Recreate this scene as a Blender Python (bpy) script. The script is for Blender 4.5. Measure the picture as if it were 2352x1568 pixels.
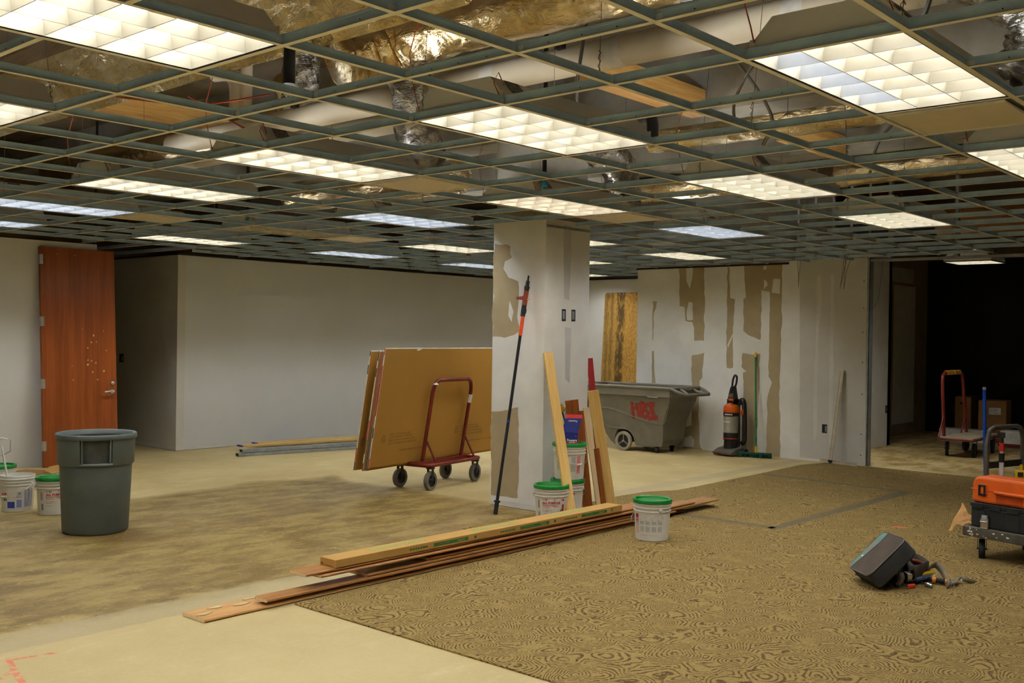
import bpy, bmesh, math, random
from math import sin, cos, pi, radians, atan2, hypot
from mathutils import Matrix, Vector, noise
random.seed(7)
for o in list(bpy.data.objects): bpy.data.objects.remove(o)
SC = bpy.context.scene
COL = SC.collection

# ------------------------------------------------------------------ camera
EYE = Vector((0, 0, 1.63))
FPX = 2359.8
YAW, PITCH, ROLL = -0.722859757, -0.00578157143, 0.0148472905
_f0 = Vector((sin(YAW), cos(YAW), 0)); _r0 = Vector((cos(YAW), -sin(YAW), 0)); _u0 = Vector((0, 0, 1))
FWD = _f0 * cos(PITCH) + _u0 * sin(PITCH)
_u1 = _u0 * cos(PITCH) - _f0 * sin(PITCH)
RGT = _r0 * cos(ROLL) + _u1 * sin(ROLL)
UPV = _u1 * cos(ROLL) - _r0 * sin(ROLL)
cam_d = bpy.data.cameras.new('camera')
cam = bpy.data.objects.new('camera', cam_d)
COL.objects.link(cam)
cam_d.sensor_width = 36.0
cam_d.lens = 36.0 * FPX / 2352.0
cam_d.clip_end = 100
_m = Matrix((RGT, UPV, -FWD)).transposed().to_4x4()
_m.translation = EYE
cam.matrix_world = _m
SC.camera = cam
# ------------------------------------------------------------------ world, exposure
W = bpy.data.worlds.new('world'); SC.world = W
W.use_nodes = True
W.node_tree.nodes['Background'].inputs[0].default_value = (0.9, 0.85, 0.75, 1)
W.node_tree.nodes['Background'].inputs[1].default_value = 0.004
SC.view_settings.view_transform = 'Standard'
SC.view_settings.look = 'None'
SC.view_settings.gamma = 1
SC.view_settings.exposure = 0.5
SC.view_settings.use_curve_mapping = False
SC.cycles.max_bounces = 7
SC.cycles.diffuse_bounces = 4
SC.cycles.adaptive_threshold = 0.12
SC.cycles.caustics_reflective = False
SC.cycles.caustics_refractive = False
SC.cycles.glossy_bounces = 4
SC.cycles.sample_clamp_indirect = 6.0
LAMP = 42.0          # radiance of the fluorescent tubes

# survey helpers: a point of the photograph seen on a known plane of the room
def _ray(px, py): return FWD + RGT * ((px - 1176) / FPX) - UPV * ((py - 784) / FPX)
def at_z(px, py, z): d = _ray(px, py); return EYE + d * ((z - EYE.z) / d.z)
def at_y(px, py, y): d = _ray(px, py); return EYE + d * (y / d.y)
def at_x(px, py, x): d = _ray(px, py); return EYE + d * (x / d.x)
def seen(p, mx=90):
    v = Vector(p) - EYE
    d = v.dot(FWD)
    if d < 0.3: return False
    u = 1176 + FPX * v.dot(RGT) / d; w = 784 - FPX * v.dot(UPV) / d
    return -mx < u < 2352 + mx and -mx < w < 1568 + mx

# ------------------------------------------------------------------ materials
def lin(c):
    return tuple(((v / 255) / 12.92 if v / 255 <= 0.04045 else ((v / 255 + 0.055) / 1.055) ** 2.4) for v in c[:3]) + (1,)
class NT:
    def __init__(s, name):
        s.m = bpy.data.materials.new(name); s.m.use_nodes = True
        s.t = s.m.node_tree; s.b = s.t.nodes['Principled BSDF']
        s._co = None
    def new(s, kind, **kw):
        n = s.t.nodes.new(kind)
        for k, v in kw.items(): setattr(n, k, v)
        return n
    def put(s, sock, v):
        if hasattr(v, 'is_linked') or isinstance(v, bpy.types.NodeSocket): s.t.links.new(v, sock)
        else: sock.default_value = v
    def co(s):
        if not s._co: s._co = s.new('ShaderNodeTexCoord')
        return s._co.outputs['Object']
    def mapping(s, scale=(1, 1, 1), rot=(0, 0, 0), v=None):
        n = s.new('ShaderNodeMapping'); s.put(n.inputs[0], v or s.co())
        n.inputs['Scale'].default_value = scale; n.inputs['Rotation'].default_value = rot
        return n.outputs[0]
    def noise(s, scale, detail=4, rough=.55, v=None, dist=0):
        n = s.new('ShaderNodeTexNoise'); s.put(n.inputs['Vector'], v or s.co())
        n.inputs['Scale'].default_value = scale; n.inputs['Detail'].default_value = detail
        n.inputs['Roughness'].default_value = rough; n.inputs['Distortion'].default_value = dist
        return n.outputs[0]
    def noisec(s, scale, detail=3, v=None):
        n = s.new('ShaderNodeTexNoise'); s.put(n.inputs['Vector'], v or s.co())
        n.inputs['Scale'].default_value = scale; n.inputs['Detail'].default_value = detail
        return n.outputs[1]
    def math(s, op, a, b=0.0, c=None):
        n = s.new('ShaderNodeMath', operation=op); s.put(n.inputs[0], a); s.put(n.inputs[1], b)
        if c is not None: s.put(n.inputs[2], c)
        return n.outputs[0]
    def vmath(s, op, a, b):
        n = s.new('ShaderNodeVectorMath', operation=op); s.put(n.inputs[0], a)
        if op == 'SCALE': s.put(n.inputs[3], b)
        else: s.put(n.inputs[1], b)
        return n.outputs[0]
    def ramp(s, v, a, b):   # smooth step of v from a to b
        n = s.new('ShaderNodeMapRange', interpolation_type='SMOOTHSTEP')
        s.put(n.inputs[0], v); n.inputs[1].default_value = a; n.inputs[2].default_value = b
        return n.outputs[0]
    def mix(s, f, a, b, mode='MIX'):
        n = s.new('ShaderNodeMix', data_type='RGBA', blend_type=mode)
        s.put(n.inputs[0], f); s.put(n.inputs[6], a); s.put(n.inputs[7], b)
        return n.outputs[2]
    def bump(s, h, strength=.2, dist=.01):
        n = s.new('ShaderNodeBump'); s.put(n.inputs['Height'], h)
        n.inputs['Strength'].default_value = strength; n.inputs['Distance'].default_value = dist
        s.t.links.new(n.outputs[0], s.b.inputs['Normal'])
    def set(s, col=None, rough=None, metal=None, spec=None, trans=None, alpha=None):
        b = s.b.inputs
        if col is not None: s.put(b['Base Color'], col)
        if rough is not None: s.put(b['Roughness'], rough)
        if metal is not None: s.put(b['Metallic'], metal)
        if spec is not None: s.put(b['Specular IOR Level'], spec)
        if trans is not None: s.put(b['Transmission Weight'], trans)
        return s
def mat(name, col, rough=.6, metal=0., var=.12, scale=9., spec=.4, bump=0., bscale=60.):
    n = NT(name); c = lin(col)
    dark = tuple(v * (1 - var) for v in c[:3]) + (1,); lite = tuple(min(1, v * (1 + var)) for v in c[:3]) + (1,)
    f = n.noise(scale, 4)
    n.set(n.mix(n.ramp(f, .3, .7), dark, lite), rough, metal, spec)
    if bump: n.bump(n.noise(bscale, 3), bump, .004)
    return n.m
def wood(name, c1, c2, rough=.5, s=1.0, axis='Z', knots=0.0):
    n = NT(name)
    k = {'Z': (26 * s, 26 * s, 1.1 * s), 'Y': (26 * s, 1.1 * s, 26 * s)}[axis]
    v = n.mapping(k)
    g = n.noise(1.6, 5, .6, v, .6)
    f = n.noise(9, 3, .5, v)
    t = n.math('ADD', n.math('MULTIPLY', n.ramp(g, .32, .68), .75), n.math('MULTIPLY', n.ramp(f, .35, .65), .25))
    c = n.mix(t, lin(c1), lin(c2))
    if knots:
        kn = n.ramp(n.noise(7, 1, .4, n.mapping({'Z': (1.6, 1.6, .7), 'Y': (1.6, .7, 1.6)}[axis])), .68, .74)
        c = n.mix(n.math('MULTIPLY', kn, knots), c, lin((96, 60, 24)))
    n.set(c, rough, 0, .35); n.bump(f, .08, .002)
    return n.m
def emit(name, col, strength):
    n = NT(name)
    n.b.inputs['Base Color'].default_value = (.8, .8, .8, 1)
    n.b.inputs['Emission Color'].default_value = col + (1,)
    n.b.inputs['Emission Strength'].default_value = strength
    return n.m

def m_floor():
    n = NT('floor_concrete'); co = n.co()
    wob = n.noisec(1.3, 4); wv = n.vmath('SCALE', n.vmath('SUBTRACT', wob, (.5, .5, .5)), .9)
    p = n.vmath('ADD', co, wv)
    sp = n.new('ShaderNodeSeparateXYZ'); n.put(sp.inputs[0], p)
    so = n.new('ShaderNodeSeparateXYZ'); n.put(so.inputs[0], n.vmath('ADD', co, n.vmath('SCALE', n.vmath('SUBTRACT', n.noisec(6, 3), (.5, .5, .5)), .08)))
    x, y = sp.outputs[0], sp.outputs[1]
    def box(x, y, x0, x1, y0, y1, s):
        a = n.math('MULTIPLY', n.ramp(x, x0 - s, x0 + s), n.ramp(x, x1 + s, x1 - s))
        b = n.math('MULTIPLY', n.ramp(y, y0 - s, y0 + s), n.ramp(y, y1 + s, y1 - s))
        return n.math('MULTIPLY', a, b)
    patchy = n.noise(1.1, 7, .62); fine = n.noise(34, 5, .65); strk = n.noise(2.6, 9, .72, n.mapping((1.9, .8, 1)))
    light = n.mix(n.ramp(patchy, .3, .7), lin((177, 157, 105)), lin((199, 181, 130)))
    light = n.mix(n.math('MULTIPLY', n.ramp(strk, .52, .75), .45), light, lin((226, 214, 176)))
    dirt = n.mix(n.ramp(strk, .38, .62), lin((100, 80, 33)), lin((160, 139, 82)))
    dirt = n.mix(n.math('MULTIPLY', n.ramp(patchy, .5, .72), .6), dirt, lin((92, 68, 30)))
    dirt = n.mix(n.math('MULTIPLY', n.ramp(n.noise(11, 8, .75), .56, .7), .55), dirt, lin((206, 190, 148)))
    dirt = n.mix(n.math('MULTIPLY', n.ramp(n.noise(28, 6, .8, n.mapping((1.6, .8, 1))), .6, .68), .7), dirt, lin((222, 212, 184)))
    dirt = n.mix(n.math('MULTIPLY', n.ramp(n.noise(5, 3, .6, n.mapping((1.5, .6, 1))), .64, .72), .6), dirt, lin((176, 130, 58)))
    mask = box(x, y, -9.3, -5.6, 1.6, 7.35, .16)
    mask = n.math('MULTIPLY', mask, n.ramp(n.math('ADD', patchy, n.math('MULTIPLY', strk, .6)), .42, .72))
    c = n.mix(mask, light, dirt)
    old = box(x, y, -9.4, -5.75, 2.6, 7.4, .05)
    c = n.mix(n.math('MULTIPLY', old, .3), c, lin((120, 96, 46)))
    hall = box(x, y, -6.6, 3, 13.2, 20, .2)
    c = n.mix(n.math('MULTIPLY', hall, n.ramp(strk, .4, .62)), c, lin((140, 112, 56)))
    seam = box(so.outputs[0], so.outputs[1], -5.62, -5.3, -3, 4.6, .02)
    c = n.mix(n.math('MULTIPLY', seam, .55), c, lin((160, 148, 118)))
    seam2 = box(so.outputs[0], so.outputs[1], -6.35, -6.15, 8.2, 13.0, .02)
    c = n.mix(n.math('MULTIPLY', seam2, .5), c, lin((158, 146, 120)))
    pale = box(so.outputs[0], so.outputs[1], -5.3, 3, -4, 4.2, .01)
    c = n.mix(n.math('MULTIPLY', pale, .45), c, lin((192, 176, 128)))
    c = n.mix(n.math('MULTIPLY', n.ramp(fine, .35, .7), .16), c, lin((250, 240, 210)), 'MULTIPLY')
    c = n.mix(n.math('MULTIPLY', n.ramp(n.noise(70, 2), .68, .73), .55), c, lin((226, 216, 190)))
    n.set(c, n.math('ADD', .42, n.math('MULTIPLY', fine, .25)), 0, .35)
    n.bump(fine, .12, .004)
    return n.m
def m_carpet():
    n = NT('carpet_swirl'); co = n.co()
    wv = n.vmath('SCALE', n.vmath('SUBTRACT', n.noisec(5, 1), (.5, .5, .5)), .1)
    p = n.mapping((1, .8, 1), (0, 0, .3), n.vmath('ADD', co, wv))
    v = n.new('ShaderNodeTexVoronoi', feature='SMOOTH_F1'); v.inputs['Scale'].default_value = 4.4; v.inputs['Smoothness'].default_value = .12
    v.inputs['Randomness'].default_value = .75
    n.put(v.inputs['Vector'], p)
    d = v.outputs['Distance']
    ring = n.math('SINE', n.math('ADD', n.math('MULTIPLY', d, 92.0), n.math('MULTIPLY', n.noise(7, 1), 11.0)))
    brk = n.noise(64, 2, .6); zone = n.noise(6, 2)
    tuft = n.noise(170, 2, .7)
    line = n.math('MULTIPLY', n.ramp(n.math('ADD', ring, n.math('MULTIPLY', n.math('SUBTRACT', tuft, .5), 1.2)), .0, .8), n.math('MULTIPLY', n.ramp(brk, .36, .5), n.ramp(zone, .24, .46)))
    big = n.noise(.8, 3)
    base = n.mix(n.ramp(tuft, .3, .7), lin((122, 101, 56)), lin((158, 136, 86)))
    base = n.mix(n.math('MULTIPLY', n.ramp(big, .35, .7), .25), base, lin((138, 114, 66)))
    c = n.mix(n.math('MULTIPLY', line, .85), base, lin((68, 50, 30)))
    n.set(c, .95, 0, .1)
    n.bump(n.math('ADD', n.math('MULTIPLY', tuft, .6), n.math('MULTIPLY', line, -.6)), .6, .005)
    return n.m
def m_foil(name, c1, c2, scale=14, rough=.22):
    n = NT(name)
    f = n.noise(scale, 5, .6, n.mapping((.55, 1.4, 1.4)), .8)
    w = n.noise(scale * .35, 3, .5)
    n.set(n.mix(n.ramp(w, .42, .6), lin(c1), lin(c2)), rough, .95, .5)
    n.bump(n.math('ADD', n.math('MULTIPLY', f, .5), w), .55, .05)
    return n.m
def m_osb():
    n = NT('osb_board')
    v = n.new('ShaderNodeTexVoronoi', feature='F1'); v.inputs['Scale'].default_value = 55
    n.put(v.inputs['Vector'], n.mapping((1, 1, .45), (0, .6, 0)))
    g = n.noise(5, 4)
    c = n.mix(n.ramp(v.outputs['Color'], .2, .8), lin((184, 138, 62)), lin((212, 166, 84)))
    sx = n.new('ShaderNodeSeparateXYZ'); n.put(sx.inputs[0], n.vmath('ADD', n.co(), n.vmath('SCALE', n.vmath('SUBTRACT', n.noisec(5, 4), (.5, .5, .5)), .09)))
    x = sx.outputs[0]
    def band(a, b): return n.math('MULTIPLY', n.ramp(x, a - .03, a + .02), n.ramp(x, b + .03, b - .02))
    soot = n.math('MULTIPLY', n.math('ADD', n.math('MULTIPLY', n.math('ADD', band(.05, .12), band(.16, .22)), .6), band(.3, .46)), n.ramp(n.noise(14, 7, .75, n.mapping((1, 1, .3))), .36, .54))
    grime = n.math('MULTIPLY', n.ramp(x, .5, .0), .5)
    c = n.mix(grime, c, lin((150, 122, 62)))
    c = n.mix(n.math('MINIMUM', n.math('MULTIPLY', soot, .85), .9), c, lin((46, 38, 24)))
    n.set(c, .7, 0, .3); n.bump(v.outputs['Distance'], .2, .003)
    return n.m

M = dict(
 floor=m_floor(), carpet=m_carpet(),
 paint=mat('wall_paint', (234, 234, 230), .75, var=.03, scale=1.5, bump=.05, bscale=180),
 paint_cool=mat('wall_paint_grey', (212, 213, 212), .75, var=.03, scale=1.2, bump=.05, bscale=180),
 alcove=mat('alcove_paint', (208, 204, 196), .75, var=.05, scale=1.5),
 mud=mat('joint_compound', (236, 236, 231), .8, var=.05, scale=3, bump=.1, bscale=25),
 paper=mat('drywall_paper_tan', (176, 160, 126), .85, var=.05, scale=6),
 greypaper=mat('drywall_paper_grey', (210, 208, 202), .85, var=.03, scale=5),
 mudlite=mat('joint_compound_thin', (222, 220, 214), .85, var=.04, scale=5),
 greymud=mat('damp_joint_compound', (206, 206, 204), .8, var=.05, scale=4),
 hallpaper=mat('hall_wallboard', (160, 140, 110), .85, var=.08, scale=3),
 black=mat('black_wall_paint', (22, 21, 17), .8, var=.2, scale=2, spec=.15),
 deck=mat('deck_concrete', (122, 106, 80), .9, var=.25, scale=1.2, bump=.2, bscale=8),
 beamc=mat('beam_concrete', (164, 160, 146), .9, var=.18, scale=2.5, bump=.2, bscale=12),
 tee=mat('white_flange', (232, 226, 208), .45, var=.04),
 galv=mat('galvanised_steel', (184, 216, 255), .4, .12, var=.12, scale=7),
 galvd=mat('dull_galvanised_steel', (156, 162, 166), .42, .35, var=.15, scale=9),
 dark=mat('dark_slot', (22, 20, 20), .6), wire=mat('steel_wire', (120, 116, 108), .4, .8),
 housing=mat('white_enamel_sheet', (226, 229, 234), .35, var=.03, scale=4),
 louver=mat('film_covered_louvre', (148, 142, 125), .3, .4, var=.02),
 louverc=mat('bare_aluminium_louvre', (152, 156, 162), .25, .6, var=.03),
 reveal=mat('black_reveal', (16, 12, 20), .5),
 tube=emit('tube_warm', (1.0, .99, .97), LAMP), tubec=emit('tube_cool', (.95, .98, 1.0), LAMP * .9), tubep=emit('tube_pinkish', (1.0, .92, .86), LAMP),
 tube_dim=emit('tube_dim', (1.0, .98, .95), LAMP * 1.0),
 tube_hall_fill=emit('tube_hall_fill', (1.0, .98, .95), LAMP * 4.0), tube_low_fill=emit('tube_low_fill', (1.0, .98, .95), LAMP * .5),
 tube_off=mat('tube_off', (220, 214, 200), .3),
 label=mat('paper_label', (120, 120, 122), .6, scale=60, var=.5),
 orangewire=mat('orange_wire', (168, 72, 46), .5), conduit=mat('flexible_conduit', (140, 140, 136), .35, .8, bump=.6, bscale=220),
 plaque=mat('diffuser_plate', (226, 214, 190), .4, var=.03), plaquew=mat('diffuser_rim', (236, 234, 228), .4),
 foil=m_foil('foil_wrap_floor_tint', (222, 198, 148), (240, 222, 182), 12, .2), foils=m_foil('silver_foil', (150, 150, 148), (236, 236, 232), 26, .14),  # warm tint of the silver foil wrap imitates the tan floor's reflection
 pvc=mat('pipe_jacket', (226, 214, 188), .55, var=.05, scale=3, bump=.12, bscale=20), band=mat('pipe_band', (232, 228, 218), .5),
 blackpipe=mat('black_steel_pipe', (30, 29, 28), .4, .2), brass=mat('brass', (170, 140, 70), .3, .9), blue=mat('blue_cap', (30, 156, 236), .45),
 joist=wood('pine_joist', (176, 128, 62), (210, 166, 92), .7, 1, 'Y'),
 door=wood('oak_door', (126, 60, 18), (160, 84, 34), .36, .32), steel=mat('satin_steel', (196, 194, 188), .3, .9),
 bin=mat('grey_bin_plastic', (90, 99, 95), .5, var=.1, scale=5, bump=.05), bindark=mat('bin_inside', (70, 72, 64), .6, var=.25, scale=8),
 bucket=mat('white_bucket_plastic', (226, 224, 214), .35, var=.03), lid=mat('green_lid', (14, 122, 44), .3, var=.12, scale=14),
 red=mat('red_print', (176, 32, 40), .5), greyp=mat('grey_print', (150, 150, 146), .6, scale=120, var=.25), greyl=mat('pale_grey_print', (196, 197, 190), .6, scale=160, var=.12), greenp=mat('leaf_print', (40, 132, 44), .5, scale=40, var=.35),
 greenl=mat('pale_green_print', (176, 206, 160), .6), bluep=mat('blue_print', (52, 72, 170), .5), bluet=mat('blue_text_print', (140, 146, 196), .6), pinkp=mat('pink_print', (214, 130, 124), .6, scale=90, var=.15), blackp=mat('black_print', (34, 32, 30), .6),
 whitep=mat('white_print', (236, 234, 228), .5), brownp=mat('brown_stamp_ink', (104, 74, 26), .8),
 scuffm=mat('door_scuff', (214, 170, 120), .7), navy=mat('navy_carton', (24, 36, 120), .5), gap_oak=wood('gap_shade', (70, 36, 16), (104, 58, 28), .4, 1, 'Y'), greentop=mat('faded_green_print', (150, 150, 84), .8, var=.2, scale=60),
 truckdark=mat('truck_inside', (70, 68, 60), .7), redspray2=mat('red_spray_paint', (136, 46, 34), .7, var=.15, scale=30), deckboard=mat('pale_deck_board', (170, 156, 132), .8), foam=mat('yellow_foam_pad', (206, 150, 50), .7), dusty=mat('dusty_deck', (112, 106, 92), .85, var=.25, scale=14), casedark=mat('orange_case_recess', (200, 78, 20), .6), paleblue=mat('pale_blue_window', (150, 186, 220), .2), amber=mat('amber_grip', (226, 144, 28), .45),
 flake=mat('tan_adhesive', (204, 184, 134), .8), card=mat('cardboard', (180, 140, 74), .8, var=.06, scale=5), cardd=mat('dark_cardboard', (150, 108, 60), .85, var=.1), greencard=mat('green_carton_print', (40, 108, 48), .7),
 redmetal=mat('oxide_red_paint', (112, 34, 22), .42, .1, var=.2, scale=18), gyp=mat('gypsum_edge', (236, 230, 214), .8), backer=mat('board_back_paper', (176, 130, 52), .75, var=.05, scale=1.2), redtape=mat('red_end_tape', (200, 40, 36), .5), whitetape=mat('white_end_tape', (230, 226, 216), .6),
 rubber=mat('grey_rubber', (104, 100, 92), .7, var=.15), blackrub=mat('black_rubber', (30, 30, 31), .6), darksteel=mat('dark_steel', (52, 50, 48), .45, .6),
 pine=wood('pine_stud', (206, 164, 84), (230, 196, 122), .6, 1, 'Z', .8), pinel=wood('pale_board', (224, 196, 146), (238, 216, 172), .6), oak=wood('stained_board', (112, 60, 22), (152, 88, 38), .38, .7), oakf=wood('stained_trim', (138, 92, 46), (180, 130, 74), .36, .7, 'Y'), rawf=wood('raw_trim', (176, 128, 72), (206, 162, 104), .6, 1, 'Y'), redboard=mat('red_painted_board', (150, 34, 34), .5),
 osb=m_osb(), truck=mat('truck_grey_plastic', (112, 108, 94), .6, var=.1, scale=7, bump=.1, bscale=30), tyre=mat('pale_tyre', (150, 142, 124), .7),
 vac=mat('vacuum_black', (26, 25, 26), .35), vacgrey=mat('vacuum_grey', (86, 82, 74), .5), vacor=mat('vacuum_orange', (190, 82, 16), .25), bincl=mat('clear_bin', (150, 146, 134), .15, spec=.6),
 bristle=mat('green_bristle', (28, 74, 54), .9, bump=.8, bscale=160), greenh=mat('green_handle', (24, 110, 58), .45, var=.3, scale=20), yellow=mat('yellow_plastic', (226, 180, 20), .45),
 ruler=mat('rule_alloy', (206, 196, 174), .4, .3), poleb=mat('black_pole', (30, 34, 38), .35), orange=mat('orange_sleeve', (236, 88, 34), .45), tool=mat('brown_red_body', (150, 62, 36), .45),
 case=mat('orange_case', (232, 104, 32), .5, var=.08, scale=6), blackcase=mat('black_case', (34, 36, 38), .5), greymetal=mat('grey_painted_steel', (84, 80, 72), .5, .3, var=.25, scale=12),
 bluepole=mat('blue_anodised', (20, 84, 226), .22, .75), kraft=mat('kraft_paper', (188, 142, 86), .8, var=.15, scale=14, bump=.6, bscale=18),
 bag=mat('bag_nylon', (50, 50, 50), .8, var=.25, scale=12, bump=.2, bscale=200), bagtop=mat('bag_brown_nylon', (72, 62, 52), .85, var=.15, scale=8, bump=.2, bscale=260), teal=mat('teal_nylon', (92, 128, 122), .8, var=.1), piping=mat('grey_piping', (104, 100, 90), .7),
 leather=mat('dark_leather', (52, 44, 32), .6, var=.3, scale=14), leatherr=mat('red_brown_leather', (122, 58, 44), .55), strap=mat('worn_strap', (112, 100, 78), .7, var=.2), bluetool=mat('blue_grip', (66, 84, 116), .5), redtool=mat('red_tool_grip', (226, 64, 40), .45),
)
# ------------------------------------------------------------------ geometry helpers
class B:
    def __init__(s): s.v = []; s.f = []; s.mi = []
    def add(s, vs, fs, m=0, T=None):
        o = len(s.v)
        s.v += [tuple(T @ Vector(p)) if T is not None else tuple(p) for p in vs]
        s.f += [[i + o for i in f] for f in fs]; s.mi += [m] * len(fs)
        return s
    def box(s, x0, x1, y0, y1, z0, z1, m=0, T=None):
        vs = [(x, y, z) for z in (z0, z1) for y in (y0, y1) for x in (x0, x1)]
        return s.add(vs, [(0, 2, 3, 1), (4, 5, 7, 6), (0, 1, 5, 4), (2, 6, 7, 3), (0, 4, 6, 2), (1, 3, 7, 5)], m, T)
    def quad(s, a, b, c, d, m=0): return s.add([a, b, c, d], [(0, 1, 2, 3)], m)
    def prism(s, poly, ax, d0, d1, m=0, T=None):   # polygon in the plane across axis ax
        n = len(poly)
        def P(p, d):
            return (d, p[0], p[1]) if ax == 'x' else (p[0], d, p[1]) if ax == 'y' else (p[0], p[1], d)
        vs = [P(p, d0) for p in poly] + [P(p, d1) for p in poly]
        fs = [tuple(range(n)), tuple(range(2 * n - 1, n - 1, -1))] + [(i, (i + 1) % n, n + (i + 1) % n, n + i) for i in range(n)]
        return s.add(vs, fs, m, T)
    def tube(s, pts, r, n=8, m=0, cap=True, closed=False, T=None, wob=0, seed=0):
        pts = [Vector(p) for p in pts]; N = len(pts); vs = []; fs = []
        up = None
        for i, p in enumerate(pts):
            if closed: d = pts[(i + 1) % N] - pts[i - 1]
            else: d = pts[min(i + 1, N - 1)] - pts[max(i - 1, 0)]
            d.normalize()
            if up is None: up = Vector((0, 0, 1)) if abs(d.z) < .9 else Vector((1, 0, 0))
            a = (up - d * up.dot(d)).normalized(); b = d.cross(a); up = a
            rr = r[i] if isinstance(r, (list, tuple)) else r
            for k in range(n):
                t = 2 * pi * k / n
                q = rr
                if wob: q = rr * (1 + wob * noise.noise(Vector((i * .9 + seed, 3 * cos(t), 3 * sin(t)))) + wob * .6 * noise.noise(Vector((i * 2.3 + seed, 8 * cos(t), 8 * sin(t)))))
                vs.append(p + a * (q * cos(t)) + b * (q * sin(t)))
        L = N if closed else N - 1
        for i in range(L):
            for k in range(n):
                j = (i + 1) % N
                fs.append((i * n + k, i * n + (k + 1) % n, j * n + (k + 1) % n, j * n + k))
        if cap and not closed:
            fs += [tuple(range(n - 1, -1, -1)), tuple((N - 1) * n + k for k in range(n))]
        return s.add(vs, fs, m, T)
    def lathe(s, prof, n=32, a0=0., a1=2 * pi, m=0, T=None):
        full = abs(a1 - a0) > 2 * pi - 1e-6
        K = n if full else n + 1; P = len(prof); vs = []; fs = []
        for k in range(K):
            t = a0 + (a1 - a0) * k / n
            for r, z in prof: vs.append((r * cos(t), r * sin(t), z))
        for k in range(n):
            j = (k + 1) % K
            for i in range(P - 1): fs.append((k * P + i, j * P + i, j * P + i + 1, k * P + i + 1))
        return s.add(vs, fs, m, T)
    def obj(s, name, mats, parent=None, smooth=None, bevel=0, weld=False):
        me = bpy.data.meshes.new(name); me.from_pydata(s.v, [], s.f)
        for mm in (mats if isinstance(mats, (list, tuple)) else [mats]): me.materials.append(M[mm] if isinstance(mm, str) else mm)
        me.polygons.foreach_set('material_index', s.mi)
        b = bmesh.new(); b.from_mesh(me)
        if weld: bmesh.ops.remove_doubles(b, verts=b.verts, dist=1e-5)
        bmesh.ops.recalc_face_normals(b, faces=b.faces); b.to_mesh(me); b.free()
        o = bpy.data.objects.new(name, me); COL.objects.link(o)
        if parent: o.parent = parent
        if smooth is not None:
            me.polygons.foreach_set('use_smooth', [True] * len(me.polygons))
            me.set_sharp_from_angle(angle=radians(smooth))
        if bevel:
            md = o.modifiers.new('bevel', 'BEVEL'); md.width = bevel; md.segments = 2; md.limit_method = 'ANGLE'
        return o
def rect(x0, x1, y0, y1, z0, z1, m=0): return B().box(x0, x1, y0, y1, z0, z1, m)
def tag(o, label=None, cat=None, group=None, kind=None):
    for k, v in (('label', label), ('category', cat), ('group', group), ('kind', kind)):
        if v: o[k] = v
    return o
def thing(name, label, cat, loc=(0, 0, 0), rz=0., group=None, M4=None):
    o = bpy.data.objects.new(name, None); COL.objects.link(o); o.empty_display_size = .1
    if M4 is not None: o.matrix_world = M4
    else: o.location = loc; o.rotation_euler = (0, 0, rz)
    return tag(o, label, cat, group)
def struct(o): o['kind'] = 'structure'; return o
KIDS = {}
def copytree(o, parent=None):
    c = o.copy(); COL.objects.link(c)
    if parent: c.parent = parent
    for ch in o.children: copytree(ch, c)
    return c
def frame(p0, p1, side=(1, 0, 0)):    # matrix with z from p0 towards p1, x as near side as possible
    p0, p1 = Vector(p0), Vector(p1)
    z = (p1 - p0).normalized(); x = Vector(side); x = (x - z * x.dot(z)).normalized(); y = z.cross(x)
    m = Matrix((x, y, z)).transposed().to_4x4(); m.translation = p0
    return m, (p1 - p0).length
def R4(rx=0, ry=0, rz=0, t=(0, 0, 0)):
    from mathutils import Euler
    return Matrix.Translation(t) @ Euler((rx, ry, rz)).to_matrix().to_4x4()
TXT = {}
def text(s, size, m, parent, T, name='lettering', bend=0., bold=0., align='CENTER', sx=1.0):
    key = (s, bold, align)
    if key not in TXT:
        cu = bpy.data.curves.new('t', 'FONT'); cu.body = s; cu.size = 1; cu.offset = bold; cu.align_x = align; cu.align_y = 'CENTER'; cu.resolution_u = 2
        ob = bpy.data.objects.new('t', cu); COL.objects.link(ob)
        bpy.context.view_layer.update()
        me = bpy.data.meshes.new_from_object(ob.evaluated_get(bpy.context.evaluated_depsgraph_get()))
        TXT[key] = ([v.co.copy() for v in me.vertices], [tuple(p.vertices) for p in me.polygons])
        bpy.data.objects.remove(ob); bpy.data.curves.remove(cu); bpy.data.meshes.remove(me)
    vs, fs = TXT[key]; out = []
    for v in vs:
        x, y = v.x * size * sx, v.y * size
        if bend: a = x / bend; out.append(T @ Vector((bend * sin(a), -bend * cos(a), y)))
        else: out.append(T @ Vector((x, y, 0)))
    me = bpy.data.meshes.new(name); me.from_pydata([tuple(v) for v in out], [], fs); me.materials.append(M[m])
    o = bpy.data.objects.new(name, me); COL.objects.link(o); o.parent = parent
    return o
UPRIGHT = Matrix(((1, 0, 0, 0), (0, 0, -1, 0), (0, 1, 0, 0), (0, 0, 0, 1)))   # text plane facing -y, reading +x

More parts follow.
